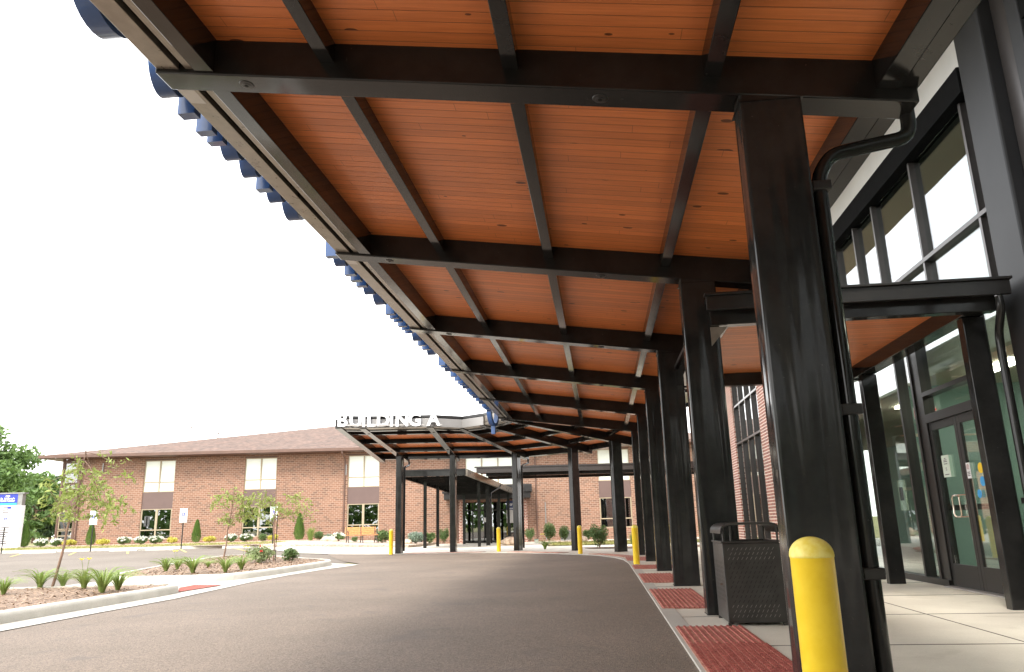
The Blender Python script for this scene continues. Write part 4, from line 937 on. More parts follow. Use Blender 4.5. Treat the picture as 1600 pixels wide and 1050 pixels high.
# ================================================================== PLANT BUILDERS
def leafq(mb, p, u, v):     # pointed leaf
    mb.add([p - u, p - v * .9 + u * .1, p + u, p + v * .9 + u * .1], [(0, 1, 2, 3)])
def rdir(r): 
    while True:
        v = Vector((r.uniform(-1, 1), r.uniform(-1, 1), r.uniform(-1, 1)))
        if .05 < v.length < 1: return v.normalized()
def leaf_blob(mb, r, c, rad, n, l, w, shell=.55, up=.3):
    c = Vector(c)
    for _ in range(n):
        d = rdir(r); k = shell + (1 - shell) * r.random() ** .7
        p = c + Vector((d.x * rad[0], d.y * rad[1], d.z * rad[2])) * k
        a = (rdir(r) + d * .4 + Vector((0, 0, up))).normalized(); b = a.cross(rdir(r)).normalized(); s = r.uniform(.6, 1.3)
        leafq(mb, p, a * l * s, b * w * s)
def young_tree(label, base, h, crown_c, crown_r, seed, nb=16, lean=(0, 0), leafn=46, low=.38, stake=False):
    r = random.Random(seed); b = Vector(base); t = thing('young_tree', label, 'tree', b, 'young trees planted in the kerbed islands')
    ctl = [b + Vector((0, 0, -.03)), b + Vector((lean[0] * .35 + .02, 0, h * .22)), b + Vector((lean[0] * .6 - .03, lean[1] * .5, h * .42)), b + Vector((lean[0] * .8, lean[1], h * .6)), b + Vector((lean[0] * .95, lean[1], h * .8)), b + Vector((lean[0], lean[1], h * .97))]
    path = []
    for i in range(len(ctl) - 1):
        for k in range(3): path.append(ctl[i].lerp(ctl[i + 1], k / 3) + Vector((r.uniform(-.006, .006), r.uniform(-.006, .006), 0)))
    path.append(ctl[-1]); n = len(path)
    tr = MB(); tr.tube(path, [.026 * (1 - .8 * i / n) + .003 for i in range(n)], 8)
    lf = MB(); C0 = b + Vector(crown_c)
    for k in range(nb):
        i = int(n * (low + (.93 - low) * k / nb)); s = path[i]; a = r.uniform(0, 2 * PI)
        tip = C0 + Vector((math.cos(a) * crown_r[0], math.sin(a) * crown_r[1], r.uniform(-.75, .9) * crown_r[2])) * r.uniform(.65, 1.0)
        mid = s.lerp(tip, .5) + Vector((0, 0, r.uniform(.05, .22))); pts = [s]
        for q in range(1, 7):
            f = q / 6; pts.append(s * (1 - f) ** 2 + mid * 2 * f * (1 - f) + tip * f * f + Vector((r.uniform(-.02, .02), r.uniform(-.02, .02), -.10 * f * f)))
        tr.tube(pts, [.009 * (1 - .8 * q / 7) for q in range(7)], 5)
        for q in range(2, 7):
            for m_ in range(2):     # twigs with leaves
                e = pts[q] + Vector((r.gauss(0, .11), r.gauss(0, .11), r.gauss(-.02, .08))); tr.tube([pts[q], e], [.003, .0015], 3, cap=False)
                for _ in range(leafn // 10):
                    p = pts[q].lerp(e, r.uniform(.2, 1.15)) + Vector((r.gauss(0, .025), r.gauss(0, .025), r.gauss(0, .025)))
                    u = (e - pts[q]).normalized() * .5 + rdir(r) * .6 + Vector((0, 0, -.35)); u.normalize(); v = u.cross(rdir(r)).normalized(); z = r.uniform(.7, 1.3)
                    leafq(lf, p, u * .055 * z, v * .020 * z)
    tr.build('trunk', M_bark, t, smooth=True, fix=False); lf.build('crown', 'leaf_young', t, fix=False)
    if stake:
        mb = MB(); mb.tube([b + Vector((.05, .05, -.02)), b + Vector((.05, .05, 1.5))], .015, 6); mb.build('stake', M_frame, t)
    return t
young_tree('slender young tree in the nearer planting island, its trunk bent to the right', gz(81, 918, .13), 2.95, (.42, .1, 1.95), (.98, .8, .85), 11, 24, (.32, .1), 60, .36)
young_tree('small young tree standing in the middle of the far planting island', gz(346, 883, .13), 2.55, (.28, 0, 1.75), (.82, .7, .65), 5, 20, (.25, 0), 52, .40)
young_tree('wide drooping young tree beside the red rose bush in the far island', gz(427, 877, .15), 2.45, (.08, 0, 1.75), (1.30, .8, .60), 23, 24, (-.02, 0), 52, .42, True)

def big_tree(name, label, base, h, rad, seed, nclump, nleaf, ls, m='leaf_tree', group=None, trunk_r=.3, c0=.40):
    r = random.Random(seed); b = Vector(base); t = thing(name, label, 'tree', b, group)
    tr = MB(); top = b + Vector((0, 0, h * .8)); pts = [b + Vector((0, 0, -.3)), b + Vector((.1, 0, h * .2)), b + Vector((-.1, .1, h * .45)), top]
    tr.tube(pts, [trunk_r, trunk_r * .8, trunk_r * .5, trunk_r * .12], 9)
    lf = MB(); cz = h * (1 + c0) / 2 * .93; rz = h * .5 * (1.02 - c0 * .5)
    for k in range(nclump):
        d = rdir(r); kk = r.uniform(.35, 1.0); c = b + Vector((d.x * rad * kk, d.y * rad * kk, max(h * .11, cz + d.z * rz * kk)))
        fz = (c.z - b.z) / h; sh = 1 - max(0, fz - .45) ** 1.5 * 1.35; c.x = b.x + (c.x - b.x) * sh; c.y = b.y + (c.y - b.y) * sh
        s = r.uniform(.75, 1.35) * rad * .24; leaf_blob(lf, r, c, (s * 1.25, s * 1.25, s * .62), nleaf, ls, ls * .5, .35)
        if k % 3 == 0:
            st = b + Vector((0, 0, h * r.uniform(.2, .6))); tr.tube([st, st.lerp(c, .5) + Vector((0, 0, .2)), c], [trunk_r * .3, trunk_r * .18, .02], 5)
    tr.build('trunk', M_bark, t, smooth=True, fix=False); lf.build('crown', m, t, fix=False); return t
bt = at(-8, 840, 74); big_tree('broadleaf_tree', 'large full green tree behind the blue and white monument sign', (bt.x - 2.2, 74, .4), 11.3, 4.9, 3, 130, 150, .26, 'leaf_tree', c0=.18)
g_ = 'distant trees beyond the street'
for i, (px_, Y, h, rad, m, lab) in enumerate((
    (52, 92, 9.0, 3.4, 'leaf_tree', 'rounded mid green tree just right of the big tree'),
    (78, 112, 10.5, 3.6, 'leaf_dark', 'taller dark tree in the gap between big tree and brick building'),
    (100, 104, 8.6, 3.4, 'leaf_dark', 'dark tree closest to the brick building corner'),
    (22, 128, 13, 5.0, 'leaf_dark', 'dark tree top partly hidden behind the big tree'),
    (120, 128, 10.0, 4.4, 'leaf_tree', 'tree mostly hidden behind the brick building corner'),
    (66, 140, 9.5, 5.0, 'leaf_tree', 'low pale tree at the far end of the street'))):
    p = at(px_, 838, Y); big_tree('background_tree', lab, (p.x, Y, .4), h, rad, 40 + i, 46, 110, .36, m, g_, .2, .05)
# hedge row beyond the street
hd = thing('hedge', 'low clipped hedge on the lawn beyond the street at far left', 'hedge', (at(140, 836, 84).x, 84, .4)); r = random.Random(2); mb = MB()
for k in range(26): leaf_blob(mb, r, (at(92, 836, 84).x + k * .42, 84, .4 + .45), (.4, .5, .45), 70, .12, .07, .5)
mb.build('foliage', 'leaf_shrub', hd, fix=False)

# shrubs along the brick building: build one of each kind, then copy
def shrub_proto(name, kind):
    r = random.Random(hash(kind) % 100 if False else sum(map(ord, kind))); root = bpy.data.objects.new(name, None); C.objects.link(root)
    f = MB(); s = MB(); fl = MB(); FLW = []
    if kind == 'conifer':
        for _ in range(2600):
            z = r.random() ** .8; rr = .34 * (1 - z) ** .55 * (.55 + .5 * min(1, z * 5)) * r.uniform(.72, 1.06); a = r.uniform(0, 2 * PI)
            p = Vector((rr * math.cos(a), rr * math.sin(a), .05 + 1.42 * z)); u = Vector((math.cos(a) * .5, math.sin(a) * .5, 1.0)).normalized() * .06; v = Vector((-math.sin(a), math.cos(a), r.uniform(-.5, .5))).normalized() * .022
            leafq(f, p, u, v)
        s.tube([(0, 0, -.05), (0, 0, 1.1)], [.03, .008], 5); fm = 'leaf_conifer'
    elif kind in ('white', 'yellow', 'green', 'grey', 'rose', 'tall'):
        dims = {'white': (.42, .36, .26), 'yellow': (.46, .36, .22), 'green': (.50, .42, .38), 'grey': (.62, .5, .40), 'rose': (.62, .45, .30), 'tall': (.46, .42, .62)}[kind]
        for k in range(9):
            d = rdir(r); c = Vector((d.x * dims[0] * .55, d.y * dims[1] * .55, dims[2] * (.95 + .35 * d.z)))
            leaf_blob(f, r, c, (dims[0] * .55, dims[1] * .55, dims[2] * .62), 90 if kind == 'rose' else 170, .055, .026, .3, .5)
            s.tube([(0, 0, -.03), c], [.012, .004], 4)
        fm = {'white': 'leaf_shrub', 'yellow': 'leaf_yellow', 'green': 'leaf_shrub', 'grey': 'leaf_grey', 'rose': 'leaf_rose', 'tall': 'leaf_shrub'}[kind]
        if kind in ('white', 'rose'):
            for _ in range(34 if kind == 'white' else 3):
                d = rdir(r); c = Vector((d.x * dims[0] * 1.02, d.y * dims[1] * 1.02, dims[2] * (1.05 + .75 * abs(d.z)))); FLW.append(c) if kind == 'rose' else leaf_blob(fl, r, c, (.10, .10, .07), 9, .04, .03, .2)
    elif kind == 'grass':
        for _ in range(260):
            a = r.uniform(0, 2 * PI); R0 = r.uniform(0, .12); h = r.uniform(.45, .85); o_ = r.uniform(.05, .45)
            p0 = Vector((R0 * math.cos(a), R0 * math.sin(a), 0)); pm = p0 + Vector((math.cos(a) * o_ * .35, math.sin(a) * o_ * .35, h * .7)); p1 = p0 + Vector((math.cos(a) * o_, math.sin(a) * o_, h)); sd = Vector((-math.sin(a), math.cos(a), 0)) * .008
            f.add([p0 - sd, p0 + sd, pm + sd, pm - sd, p1], [(0, 1, 2, 3), (3, 2, 4)])
        fm = 'blade'
    fo = f.build('foliage', fm, root, fix=False)
    if s.v: s.build('stems', M_bark, root, fix=False)
    if fl.v: fl.build('blossom', 'petal_white', root, fix=False)['kind'] = 'stuff'
    for c in FLW:
        q = MB(); leaf_blob(q, r, c, (.035, .035, .025), 14, .03, .022, .2); q.build('flower', 'petal_red', root, fix=False)
    return root
PROTO = {}
def plant(kind, px_, py, Y, label, group, scale=1.0, name='shrub', cat='shrub', pos=None):
    p = at(px_, py, Y) if pos is None else Vector(pos)
    if kind not in PROTO: PROTO[kind] = shrub_proto(name, kind); o = PROTO[kind]
    else: o = copy_tree(PROTO[kind])
    z = tz(p.x, Y) + (.14 if pos is None else 0) if pos is None else p.z
    o.location = (p.x, Y if pos is None else p.y, z); o.scale = (scale,) * 3; o.rotation_euler = (0, 0, rnd.uniform(0, 6)); o['label'] = label; o['category'] = cat
    if group: o['group'] = group
    return o
G1 = 'clipped evergreens along the brick building'
plant('conifer', 38, 848, 50.4, 'narrow pointed evergreen beside the monument sign', G1, 1.08, 'arborvitae', 'evergreen')
plant('conifer', 141, 848, 50.4, 'narrow pointed evergreen directly behind the second accessible parking sign from the left', G1, .98, 'arborvitae', 'evergreen')
plant('conifer', 306, 848, 50.4, 'narrow pointed evergreen right of the parking sign at the first window bay', G1, .98, 'arborvitae', 'evergreen')
plant('conifer', 467, 846, 50.4, 'narrow pointed evergreen just left of the ornamental grass clump', G1, 1.15, 'arborvitae', 'evergreen')
G2 = 'white flowering shrubs along the brick building'; G3 = 'yellow shrubs along the brick building'
for px_, lab in ((64, 'white flowering shrub right of the leftmost evergreen'), (89, 'white flowering shrub at the left corner of the brick building'), (194.5, 'white flowering shrub left of the first full window bay'), (220, 'white flowering shrub under the left part of the first window bay'), (244, 'white flowering shrub under the right part of the first window bay'), (361, 'white flowering shrub left of the second window bay'), (385, 'white flowering shrub under the second window bay, left part')):
    plant('white', px_, 846, 50.2, lab, G2, 1.0)
for px_, lab in ((108.6, 'yellow shrub by the corner downspout of the brick building'), (161, 'yellow shrub right of the second evergreen'), (268, 'yellow shrub between first window bay and third evergreen'), (327.5, 'yellow shrub just right of the third evergreen'), (428, 'yellow shrub behind the rightmost accessible parking sign')):
    plant('yellow', px_, 845, 50.2, lab, G3, 1.0)
plant('green', 411, 844, 50.2, 'plain green shrub under the second window bay', None, .7)
plant('grass', 485, 848, 49.5, 'upright ornamental grass clump right of the last evergreen', None, 1.05, 'ornamental_grass', 'grass clump')
plant('green', 499, 840, 50.5, 'rounded green shrub behind the ornamental grass', None, .8)
plant('grey', 513, 846, 49.6, 'grey green low shrub left of the brown downspout near the bench', None, .62)
plant('white', 529, 846, 48.8, 'white flowering shrub just left of the bench', G2, 1.0)
plant('green', 597, 848, 47.4, 'leafy green shrub between the bench and the first yellow bollard', None, 1.1)
plant('grey', 650, 848, 47.2, 'large silvery green shrub in front of the air conditioning unit', None, 1.05)
plant('green', 672, 848, 47.6, 'green shrub between two posts of the covered walk', None, .95)
plant('tall', 693, 848, 48.8, 'upright green shrub left of the covered walk entrance', None, .82)
plant('tall', 828, 845, 49.0, 'small dark upright shrub beside the boulder and black column', None, .72)
plant('tall', 858, 846, 47.0, 'rounded upright green shrub on the lawn right of the boulder', None, 1.0)
plant('tall', 883, 848, 46.2, 'green shrub left of the tall post of the side canopy', None, .82)
plant('green', 920, 848, 47.0, 'loose pale shrub behind the yellow bollard in front of column', None, .9)
plant('tall', 937, 853, 38.4, 'large bright green shrub between two black columns', None, .98, pos=(at(937, 853, 36.0).x, 36.0, .02))
plant('grass', 1000, 853, 36.4, 'grassy green clump right of the seventh black column', None, .8, pos=(at(989, 853, 36.4).x, 36.0, .02))
plant('green', 0, 0, 0, 'small low shrub at the left foot of the bench', None, .5, pos=(at(551, 846, 47.5).x, 48.2, .32))
plant('rose', 400, 880, 0, 'rose bush with a red bloom in the far planting island', None, 1.0, 'rose_bush', 'rose bush', pos=gz(401, 880, .15))
plant('green', 452, 876, 0, 'low leafy bush near the tip of the far island', None, .62, 'shrub', 'shrub', pos=gz(452, 877, .15))
# daylilies
def daylily_proto():
    r = random.Random(4); root = bpy.data.objects.new('daylily', None); C.objects.link(root); f = MB(); st = MB(); FL = []
    for _ in range(64):
        a = r.uniform(0, 2 * PI); h = r.uniform(.24, .40); o_ = r.uniform(.14, .42); w = r.uniform(.008, .014); prev = None; N = 6; b0 = Vector((math.cos(a) * .03, math.sin(a) * .03, 0)); sd = Vector((-math.sin(a), math.cos(a), 0)); ring = []
        for k in range(N + 1):
            t = k / N; q = b0 + Vector((math.cos(a) * o_ * t ** 1.6, math.sin(a) * o_ * t ** 1.6, h * (1.55 * t - .75 * t ** 2.6))); ww = w * (1 - t) ** .6 + .001; ring.append((q - sd * ww, q + sd * ww + Vector((0, 0, .004))))
        n0 = len(f.v)
        for q, p in ring: f.v += [q, p]
        for k in range(N): f.f.append((n0 + 2 * k, n0 + 2 * k + 1, n0 + 2 * k + 3, n0 + 2 * k + 2))
    for _ in range(2):
        fl = MB(); FL.append(fl); a = r.uniform(0, 2 * PI); tip = Vector((math.cos(a) * .12, math.sin(a) * .12, r.uniform(.40, .50))); st.tube([(0, 0, 0), tip * .5 + Vector((0, 0, .06)), tip], .004, 4)
        for k in range(6):
            b_ = k * PI / 3; d = Vector((math.cos(b_), math.sin(b_), .9)).normalized(); sd = Vector((-math.sin(b_), math.cos(b_), 0)); m_ = tip + d * .035; e = tip + d * .07 + Vector((math.cos(b_), math.sin(b_), -.3)) * .012
            fl.add([tip, m_ - sd * .016, e, m_ + sd * .016], [(0, 1, 2, 3)])
    f.build('blades', 'blade', root, fix=False); st.build('stalks', 'blade', root, fix=False); [fl.build('flower', 'petal_yellow', root, fix=False) for fl in FL]; return root
dp = daylily_proto(); first = False; dq = dp
for px_, py, s, lab in ((5, 929, .8, 'daylily clump at the left edge of the near island, cut by the frame'), (62, 919, 1.0, 'daylily clump left of the bent young tree trunk'), (98, 917, .85, 'daylily clump right of the bent young tree trunk'), (131, 920, .95, 'flowering daylily clump in the middle of the near island'), (159, 926, 1.15, 'large dark daylily clump near the front kerb of the near island'), (184, 922, .95, 'daylily clump nearest the right end of the near island'),
                        (259, 893, .95, 'leftmost daylily clump of the far island'), (277, 890, .85, 'second daylily clump of the far island, with a yellow flower'), (301, 895, 1.1, 'broad daylily clump near the front kerb of the far island'), (325, 887, .55, 'tiny daylily clump left of the middle young tree'), (352, 894, 1.0, 'daylily clump at the foot of the middle young tree'), (377, 890, 1.0, 'daylily clump with yellow flower left of the rose bush')):
    o = dp if first else copy_tree(dp); first = False
    if not ('yellow' in lab or 'flowering' in lab):
        for ch in list(o.children):
            if not ch.name.startswith('blades'): bpy.data.objects.remove(ch)
    p = gz(px_, py, .13 + (.02 if py < 900 else 0)); o.location = p; o.scale = (s * 1.15,) * 3; o.rotation_euler = (0, 0, rnd.uniform(0, 6)); tag(o, lab, 'daylily', 'daylilies in the planting islands')
o = dp; p = at(851, 852, 35.5); o.location = (p.x, 35.2, .02); o.scale = (1.3,) * 3; tag(o, 'yellow flowering daylily on the lawn edge between two black columns', 'daylily', 'daylilies in the planting islands')

# woodland behind the viewpoint, only ever met as reflection and shade
mb = MB(); r = random.Random(9)
for k in range(46):
    x = -95 + k * 3.7; y = -52 - 10 * r.random() + (0 if x < 30 else (x - 30) * .9); h = r.uniform(7, 12)
    for j in range(5): leaf_blob(mb, r, (x + r.uniform(-2, 2), y + r.uniform(-2, 2), h * (.2 + .18 * j)), (3, 3, 2.2), 60, .75, .45, .3)
o = mb.build('woodland', 'leaf_tree', fix=False); tag(o, 'unseen leafy woodland far behind the drive, added for reflections', kind='stuff')

# fine grit and leaf bits on the drive (uncountable)
r = random.Random(77); mb = MB()
for _ in range(420):
    x, y = r.uniform(-6, 2.2), r.uniform(4.2, 27)
    if r.random() < .6: s_ = r.uniform(4.5, 20); p = L(s_, -.42 - abs(r.gauss(0, .35)) - .1); x, y = p.x, p.y
    k = r.uniform(.004, .013); a = r.uniform(0, PI); u = Vector((math.cos(a), math.sin(a), .1)) * k; v = Vector((-math.sin(a), math.cos(a), .2)) * k * .6; p = Vector((x, y, -.012))
    mb.add([p - u, p - v, p + u, p + v], [(0, 1, 2, 3)])
o = mb.build('grit', 'chip', fix=False); tag(o, 'fine grit and dry leaf bits lying on the asphalt', kind='stuff')

# ================================================================== BOLLARDS
def bollard_proto():
    root = bpy.data.objects.new('bollard', None); C.objects.link(root)
    MB().lathe([(.0865, -.02), (.0865, .955), (.087, .956), (.087, .958)], n=40).build('sleeve', M_yel, root, smooth=True)
    prof = [(.0875, .9585), (.089, .962), (.089, .968)] + [(.089 * math.cos(a), .968 + .074 * math.sin(a)) for a in [k * PI / 2 / 10 for k in range(1, 10)]] + [(.002, 1.042)]
    MB().lathe(prof, n=40).build('dome_cap', M_yel2, root, smooth=True); return root
bp_ = bollard_proto()
bl = [(Vector((at(1266, 850, 3.28).x, 3.28, 0)), 'nearest and largest yellow bollard in front of the first black column'), (Vector((3.22, 21.3, 0)), 'yellow bollard at the edge of the walk before the sixth column'),
      (gz(907, 865.5, 0), 'yellow bollard beside the column where the drive bends'), (gz(779.5, 861.8, 0), 'yellow bollard in the middle of the loop, between two black columns'), (Vector((at(611, 850, 33.75).x, 33.75, .03)), 'farthest left yellow bollard beside the leftmost black column')]
for i, (p, lab) in enumerate(bl):
    o = bp_ if i == 0 else copy_tree(bp_); o.location = p; tag(o, lab, 'bollard', 'yellow bollards along the drive')

# ================================================================== TACTILE MATS
def mat_strip(label, s0, s1, t0=-.485, t1=.225, dash=None):
    root = thing('tactile_mat', label, 'tactile mat', L((s0 + s1) / 2, (t0 + t1) / 2, .004), 'red tactile mats along the walk')
    MB().lbox(s0, s1, t0, t1, .001, .010).build('base_plate', M_red, root)
    mb = MB(); n = int((t1 - t0) / .062); pitch = (t1 - t0) / n
    for k in range(n):
        t = t0 + pitch * (k + .5)
        if dash and True:
            s = s0 + .01
            while s < s1 - .05:
                if s < dash:
                    mb.lbox(s, s + .032, t - .014, t + .014, .010, .019); mb.lbox(s + .03, s + .06, t + pitch / 2 - .008, t + pitch / 2 + .008, .010, .015); s += .062
                else: mb.lbox(s, min(s + .60, s1 - .01), t - .012, t + .012, .010, .021); s += .62
        else:
            s = s0 + .01
            while s < s1 - .05: mb.lbox(s, min(s + .60, s1 - .01), t - .012, t + .012, .010, .021); s += .62
    mb.build('ribs', M_redrib, root); return root
mat_strip('nearest red ribbed tactile mat, beside the first black column', 5.72, 8.68, dash=7.45)
mat_strip('red ribbed tactile mat just past the litter bin', 10.48, 13.42)
mat_strip('third red tactile mat along the walk, past the third column', 14.86, 17.42)
mat_strip('fourth red tactile mat, before the bollard at the walk edge', 19.2, 20.85)
mat_strip('fifth red tactile mat, behind the bollard at the walk edge', 23.4, 25.6, -.52, .15)
def arc_mat(label, i0, i1, off=.42, w=.5):
    pts = smooth_path(arc, 1)[i0:i1]; pts = offset_path(pts, off); root = thing('tactile_mat', label, 'tactile mat', (pts[0][0], pts[0][1], .01), 'red tactile mats along the walk')
    a = offset_path(pts, -w / 2); b = offset_path(pts, w / 2); mb = MB()
    for p, q in zip(a, b):
        z = tz(*p); mb.v += [Vector((p[0], p[1], z + .016)), Vector((q[0], q[1], z + .016)), Vector((p[0], p[1], z + .001)), Vector((q[0], q[1], z + .001))]
    for k in range(len(pts) - 1):
        u = 4 * k; mb.f += [(u, u + 1, u + 5, u + 4), (u, u + 4, u + 6, u + 2), (u + 1, u + 3, u + 7, u + 5)]
    mb.build('base_plate', M_red, root); return root
arc_mat('curved red tactile strip between the bend bollard and the sidewalk mats', 2, 7)
arc_mat('curved red tactile strip on the far side of the loop, right of the middle bollard', 8, 13)
arc_mat('curved red tactile strip on the far side of the loop, left of the middle bollard', 14, 20)
M_red2 = mat('red_tactile_clean', (.34, .10, .075), .75, var=.15, scale=9)
rm = thing('tactile_mat', 'red domed tactile mat in the cut-through between the two planting islands', 'tactile mat', gz(300, 918, 0), 'red tactile mats along the walk')
q = [gz(277, 925.5, 0), gz(346, 914.6, 0), gz(303, 914.8, 0), gz(281, 919, 0)]
mb = MB(); mb.prism([p + Vector((0, 0, .001)) for p in q], (0, 0, .008)); mb.build('base_plate', M_red2, rm)
mb = MB()
for i in range(26):
    for j in range(10):
        a = q[0].lerp(q[1], (i + .5) / 26); b_ = q[3].lerp(q[2], (i + .5) / 26); p = a.lerp(b_, (j + .5) / 10); mb.lathe([(.018, .009), (.010, .016)], (p.x, p.y, 0), 6)
mb.build('domes', M_red2, rm)

# ================================================================== LITTER BIN
bn = thing('litter_bin', 'dark perforated steel litter bin with arched hood beside the second column', 'litter bin', L(9.1, .42, 0))
s0, s1, t0, t1 = 8.75, 9.50, .10, .72
mb = MB(); th = .02
for a in ((s0, s0 + th, t0, t1), (s1 - th, s1, t0, t1), (s0 + th, s1 - th, t0, t0 + th), (s0 + th, s1 - th, t1 - th, t1)): mb.lbox(a[0], a[1], a[2], a[3], .03, .86)
mb.lbox(s0 + th, s1 - th, t0 + th, t1 - th, .03, .05); mb.build('body', M_bin, bn, bevel=.006)
mb = MB()
for a in ((s0 - .012, s0 + .03, t0 - .012, t1 + .012), (s1 - .03, s1 + .012, t0 - .012, t1 + .012), (s0 + .031, s1 - .031, t0 - .012, t0 + .03), (s0 + .031, s1 - .031, t1 - .03, t1 + .012)): mb.lbox(a[0], a[1], a[2], a[3], .862, .885)
mb.build('rim', M_bin, bn, bevel=.005)
for a, b in ((s0 + .02, t0 + .02), (s1 - .02, t0 + .02), (s0 + .02, t1 - .02), (s1 - .02, t1 - .02)): MB().lbox(a - .025, a + .025, b - .025, b + .025, -.002, .03).build('foot', M_bin, bn)
for a, b in ((s0 + .015, t0 + .018), (s0 + .015, t0 + .10), (s1 - .015, t0 + .018), (s0 + .015, t1 - .018), (s1 - .015, t1 - .018)): MB().tube([L(a, b, .88), L(a, b, 1.045)], .013, 8).build('post', M_bin, bn)
prof = [(t0 - .015, .995)] + [(t0 + .09 - .105 * math.cos(a), .995 + .085 * math.sin(a)) for a in (.35, .7, 1.05, 1.4)] + [(t0 + .12, 1.084), (t1 - .12, 1.084)] + [(t1 - .09 + .105 * math.cos(a), .995 + .085 * math.sin(a)) for a in (1.4, 1.05, .7, .35)] + [(t1 + .015, .995)]
mb = MB(); vs = []
for s in (s0 - .03, s1 + .03):
    for t, z in prof: vs += [L(s, t, z), L(s, t, z - .028)]
n = len(prof) * 2; fs = [(2 * k, 2 * k + 2, 2 * k + 3, 2 * k + 1) for k in range(len(prof) - 1)] + [(n + 2 * k, n + 2 * k + 1, n + 2 * k + 3, n + 2 * k + 2) for k in range(len(prof) - 1)]
fs += [(2 * k, n + 2 * k, n + 2 * k + 2, 2 * k + 2) for k in range(len(prof) - 1)] + [(2 * k + 1, 2 * k + 3, n + 2 * k + 3, n + 2 * k + 1) for k in range(len(prof) - 1)] + [(0, 1, n + 1, n), (n - 2, 2 * n - 2, 2 * n - 1, n - 1)]
mb.add(vs, fs); mb.build('hood', M_bin, bn, smooth=True)
for nm, m_, sel in (('perforations', M_hole, lambda j: 3 <= j <= 11), ('perforations', M_hole2, lambda j: j < 3 or j > 11)):  # top and bottom rows are painted paler, as if light shows through
    mb = MB()
    for j in range(15):
        if not sel(j): continue
        for i in range(11):
            t = t0 + .06 + i * .048 + (j % 2) * .024; z = .10 + j * .050
            if t > t1 - .06: continue
            for dt, dz in ((0, 0),):
                mb.add([L(s0 - .0015, t - .012, z - .014), L(s0 - .0015, t - .007, z - .014), L(s0 - .0015, t + .012, z + .014), L(s0 - .0015, t + .007, z + .014)], [(0, 1, 2, 3)])
        for i in range(13):
            s = s0 + .06 + i * .05 + (j % 2) * .025; z = .10 + j * .050
            if s > s1 - .06: continue
            mb.add([L(s - .012, t0 - .0015, z - .014), L(s - .007, t0 - .0015, z - .014), L(s + .012, t0 - .0015, z + .014), L(s + .007, t0 - .0015, z + .014)], [(0, 1, 2, 3)])
    o = mb.build(nm, m_, bn, fix=False)
MB().tube([L(s0 + .18, t0 - .004, .42), L(s0 + .18, t0 - .03, .42)], .010, 8).build('lock', M_chrome, bn)

# ================================================================== BENCH, A/C UNITS, ROCKS
bx_, by_ = at(565, 849, 46.4).x, 46.4
be = thing('park_bench', 'orange wood slat bench on black cast legs in front of the brick wall', 'bench', (bx_, by_, tz(bx_, by_) + .14)); ez = tz(bx_, by_) + .14; Mz = Matrix.Rotation(R(24), 3, 'Z')
def bb(mb, c, d, rx=0):
    mb.box(Mz @ Vector(c) + Vector((bx_, by_, ez)), d, M=Mz @ Matrix.Rotation(rx, 3, 'X'))
mb = MB()
for k in range(5): bb(mb, (0, -.26 + k * .115, .44), (1.85, .10, .035))
mb.build('seat', M_plank, be); mb = MB()
for k in range(4): bb(mb, (0, .27 + k * .028, .53 + k * .11), (1.85, .03, .10), R(-14))
mb.build('backrest', M_plank, be)
for x in (-.85, 0, .85):
    mb = MB()
    def P_(y, z): return Mz @ Vector((x, y, z)) + Vector((bx_, by_, ez))
    mb.tube([P_(-.34, 0), P_(-.24, .2), P_(-.26, .42)], .03, 6); mb.tube([P_(.36, 0), P_(.22, .2), P_(.22, .42)], .03, 6); mb.tube([P_(-.28, .41), P_(.22, .41), P_(.37, .92)], .026, 6)
    if x: mb.tube([P_(-.26, .42), P_(-.28, .62), P_(-.1, .66), P_(.28, .64)], .022, 6)
    mb.build('leg', M_iron, be, smooth=True)
def ac_unit(px_, Y, label, w=.72, h=.62):
    x = at(px_, 836, Y).x; z = tz(x, Y) + .10; root = thing('air_conditioner', label, 'air conditioner', (x, Y, z), 'air conditioning units by the brick wall')
    mb = MB(); mb.wbox(x - w / 2, x + w / 2, Y - w / 2, Y + w / 2, z + .04, z + h); mb.build('cabinet', M_dark, root)
    mb = MB()
    for k in range(15):
        xx = x - w / 2 + w * (k + .5) / 15; mb.wbox(xx - .012, xx + .012, Y - w / 2 - .02, Y - w / 2 - .002, z + .04, z + h)
    mb.build('grille', M_grey, root); mb = MB(); mb.wbox(x - w / 2 - .03, x + w / 2 + .03, Y - w / 2 - .03, Y + w / 2 + .03, z + h + .001, z + h + .04); mb.wbox(x - w / 2 - .03, x + w / 2 + .03, Y - w / 2 - .03, Y + w / 2 + .03, z - .1, z + .038); mb.build('casing', M_grey, root)
ac_unit(650, 50.2, 'grey air conditioning unit behind the silvery shrub by the covered walk')
ac_unit(886, 50.6, 'grey air conditioning unit at the foot of the wall right of the conduit', .8, .55)
def rock(label, c, d, seed):
    bm = bmesh.new(); bmesh.ops.create_icosphere(bm, subdivisions=4, radius=1); r = Vector((seed * 3.7, seed, 0))
    for v in bm.verts:
        n = v.co.normalized(); k = 1 + .22 * noise.noise(n * 1.3 + r) + .09 * noise.noise(n * 3.5 + r) + .03 * noise.noise(n * 9 + r); v.co = Vector((n.x * d[0] * k, n.y * d[1] * k, n.z * d[2] * k))
    me = bpy.data.meshes.new('boulder'); bm.to_mesh(me); bm.free(); me.materials.append(M_rock)
    for p in me.polygons: p.use_smooth = True
    o = bpy.data.objects.new('boulder', me); C.objects.link(o); o.location = c; tag(o, label, 'boulder', 'boulders by the brick building')
def rk(px_, Y, d, label, seed): x = at(px_, 845, Y).x; rock(label, (x, Y, tz(x, Y) + d[2] * .55 + .02), d, seed)
rk(800, 44.2, (.62, .4, .28), 'large tan boulder at the left foot of the middle black column', 1)
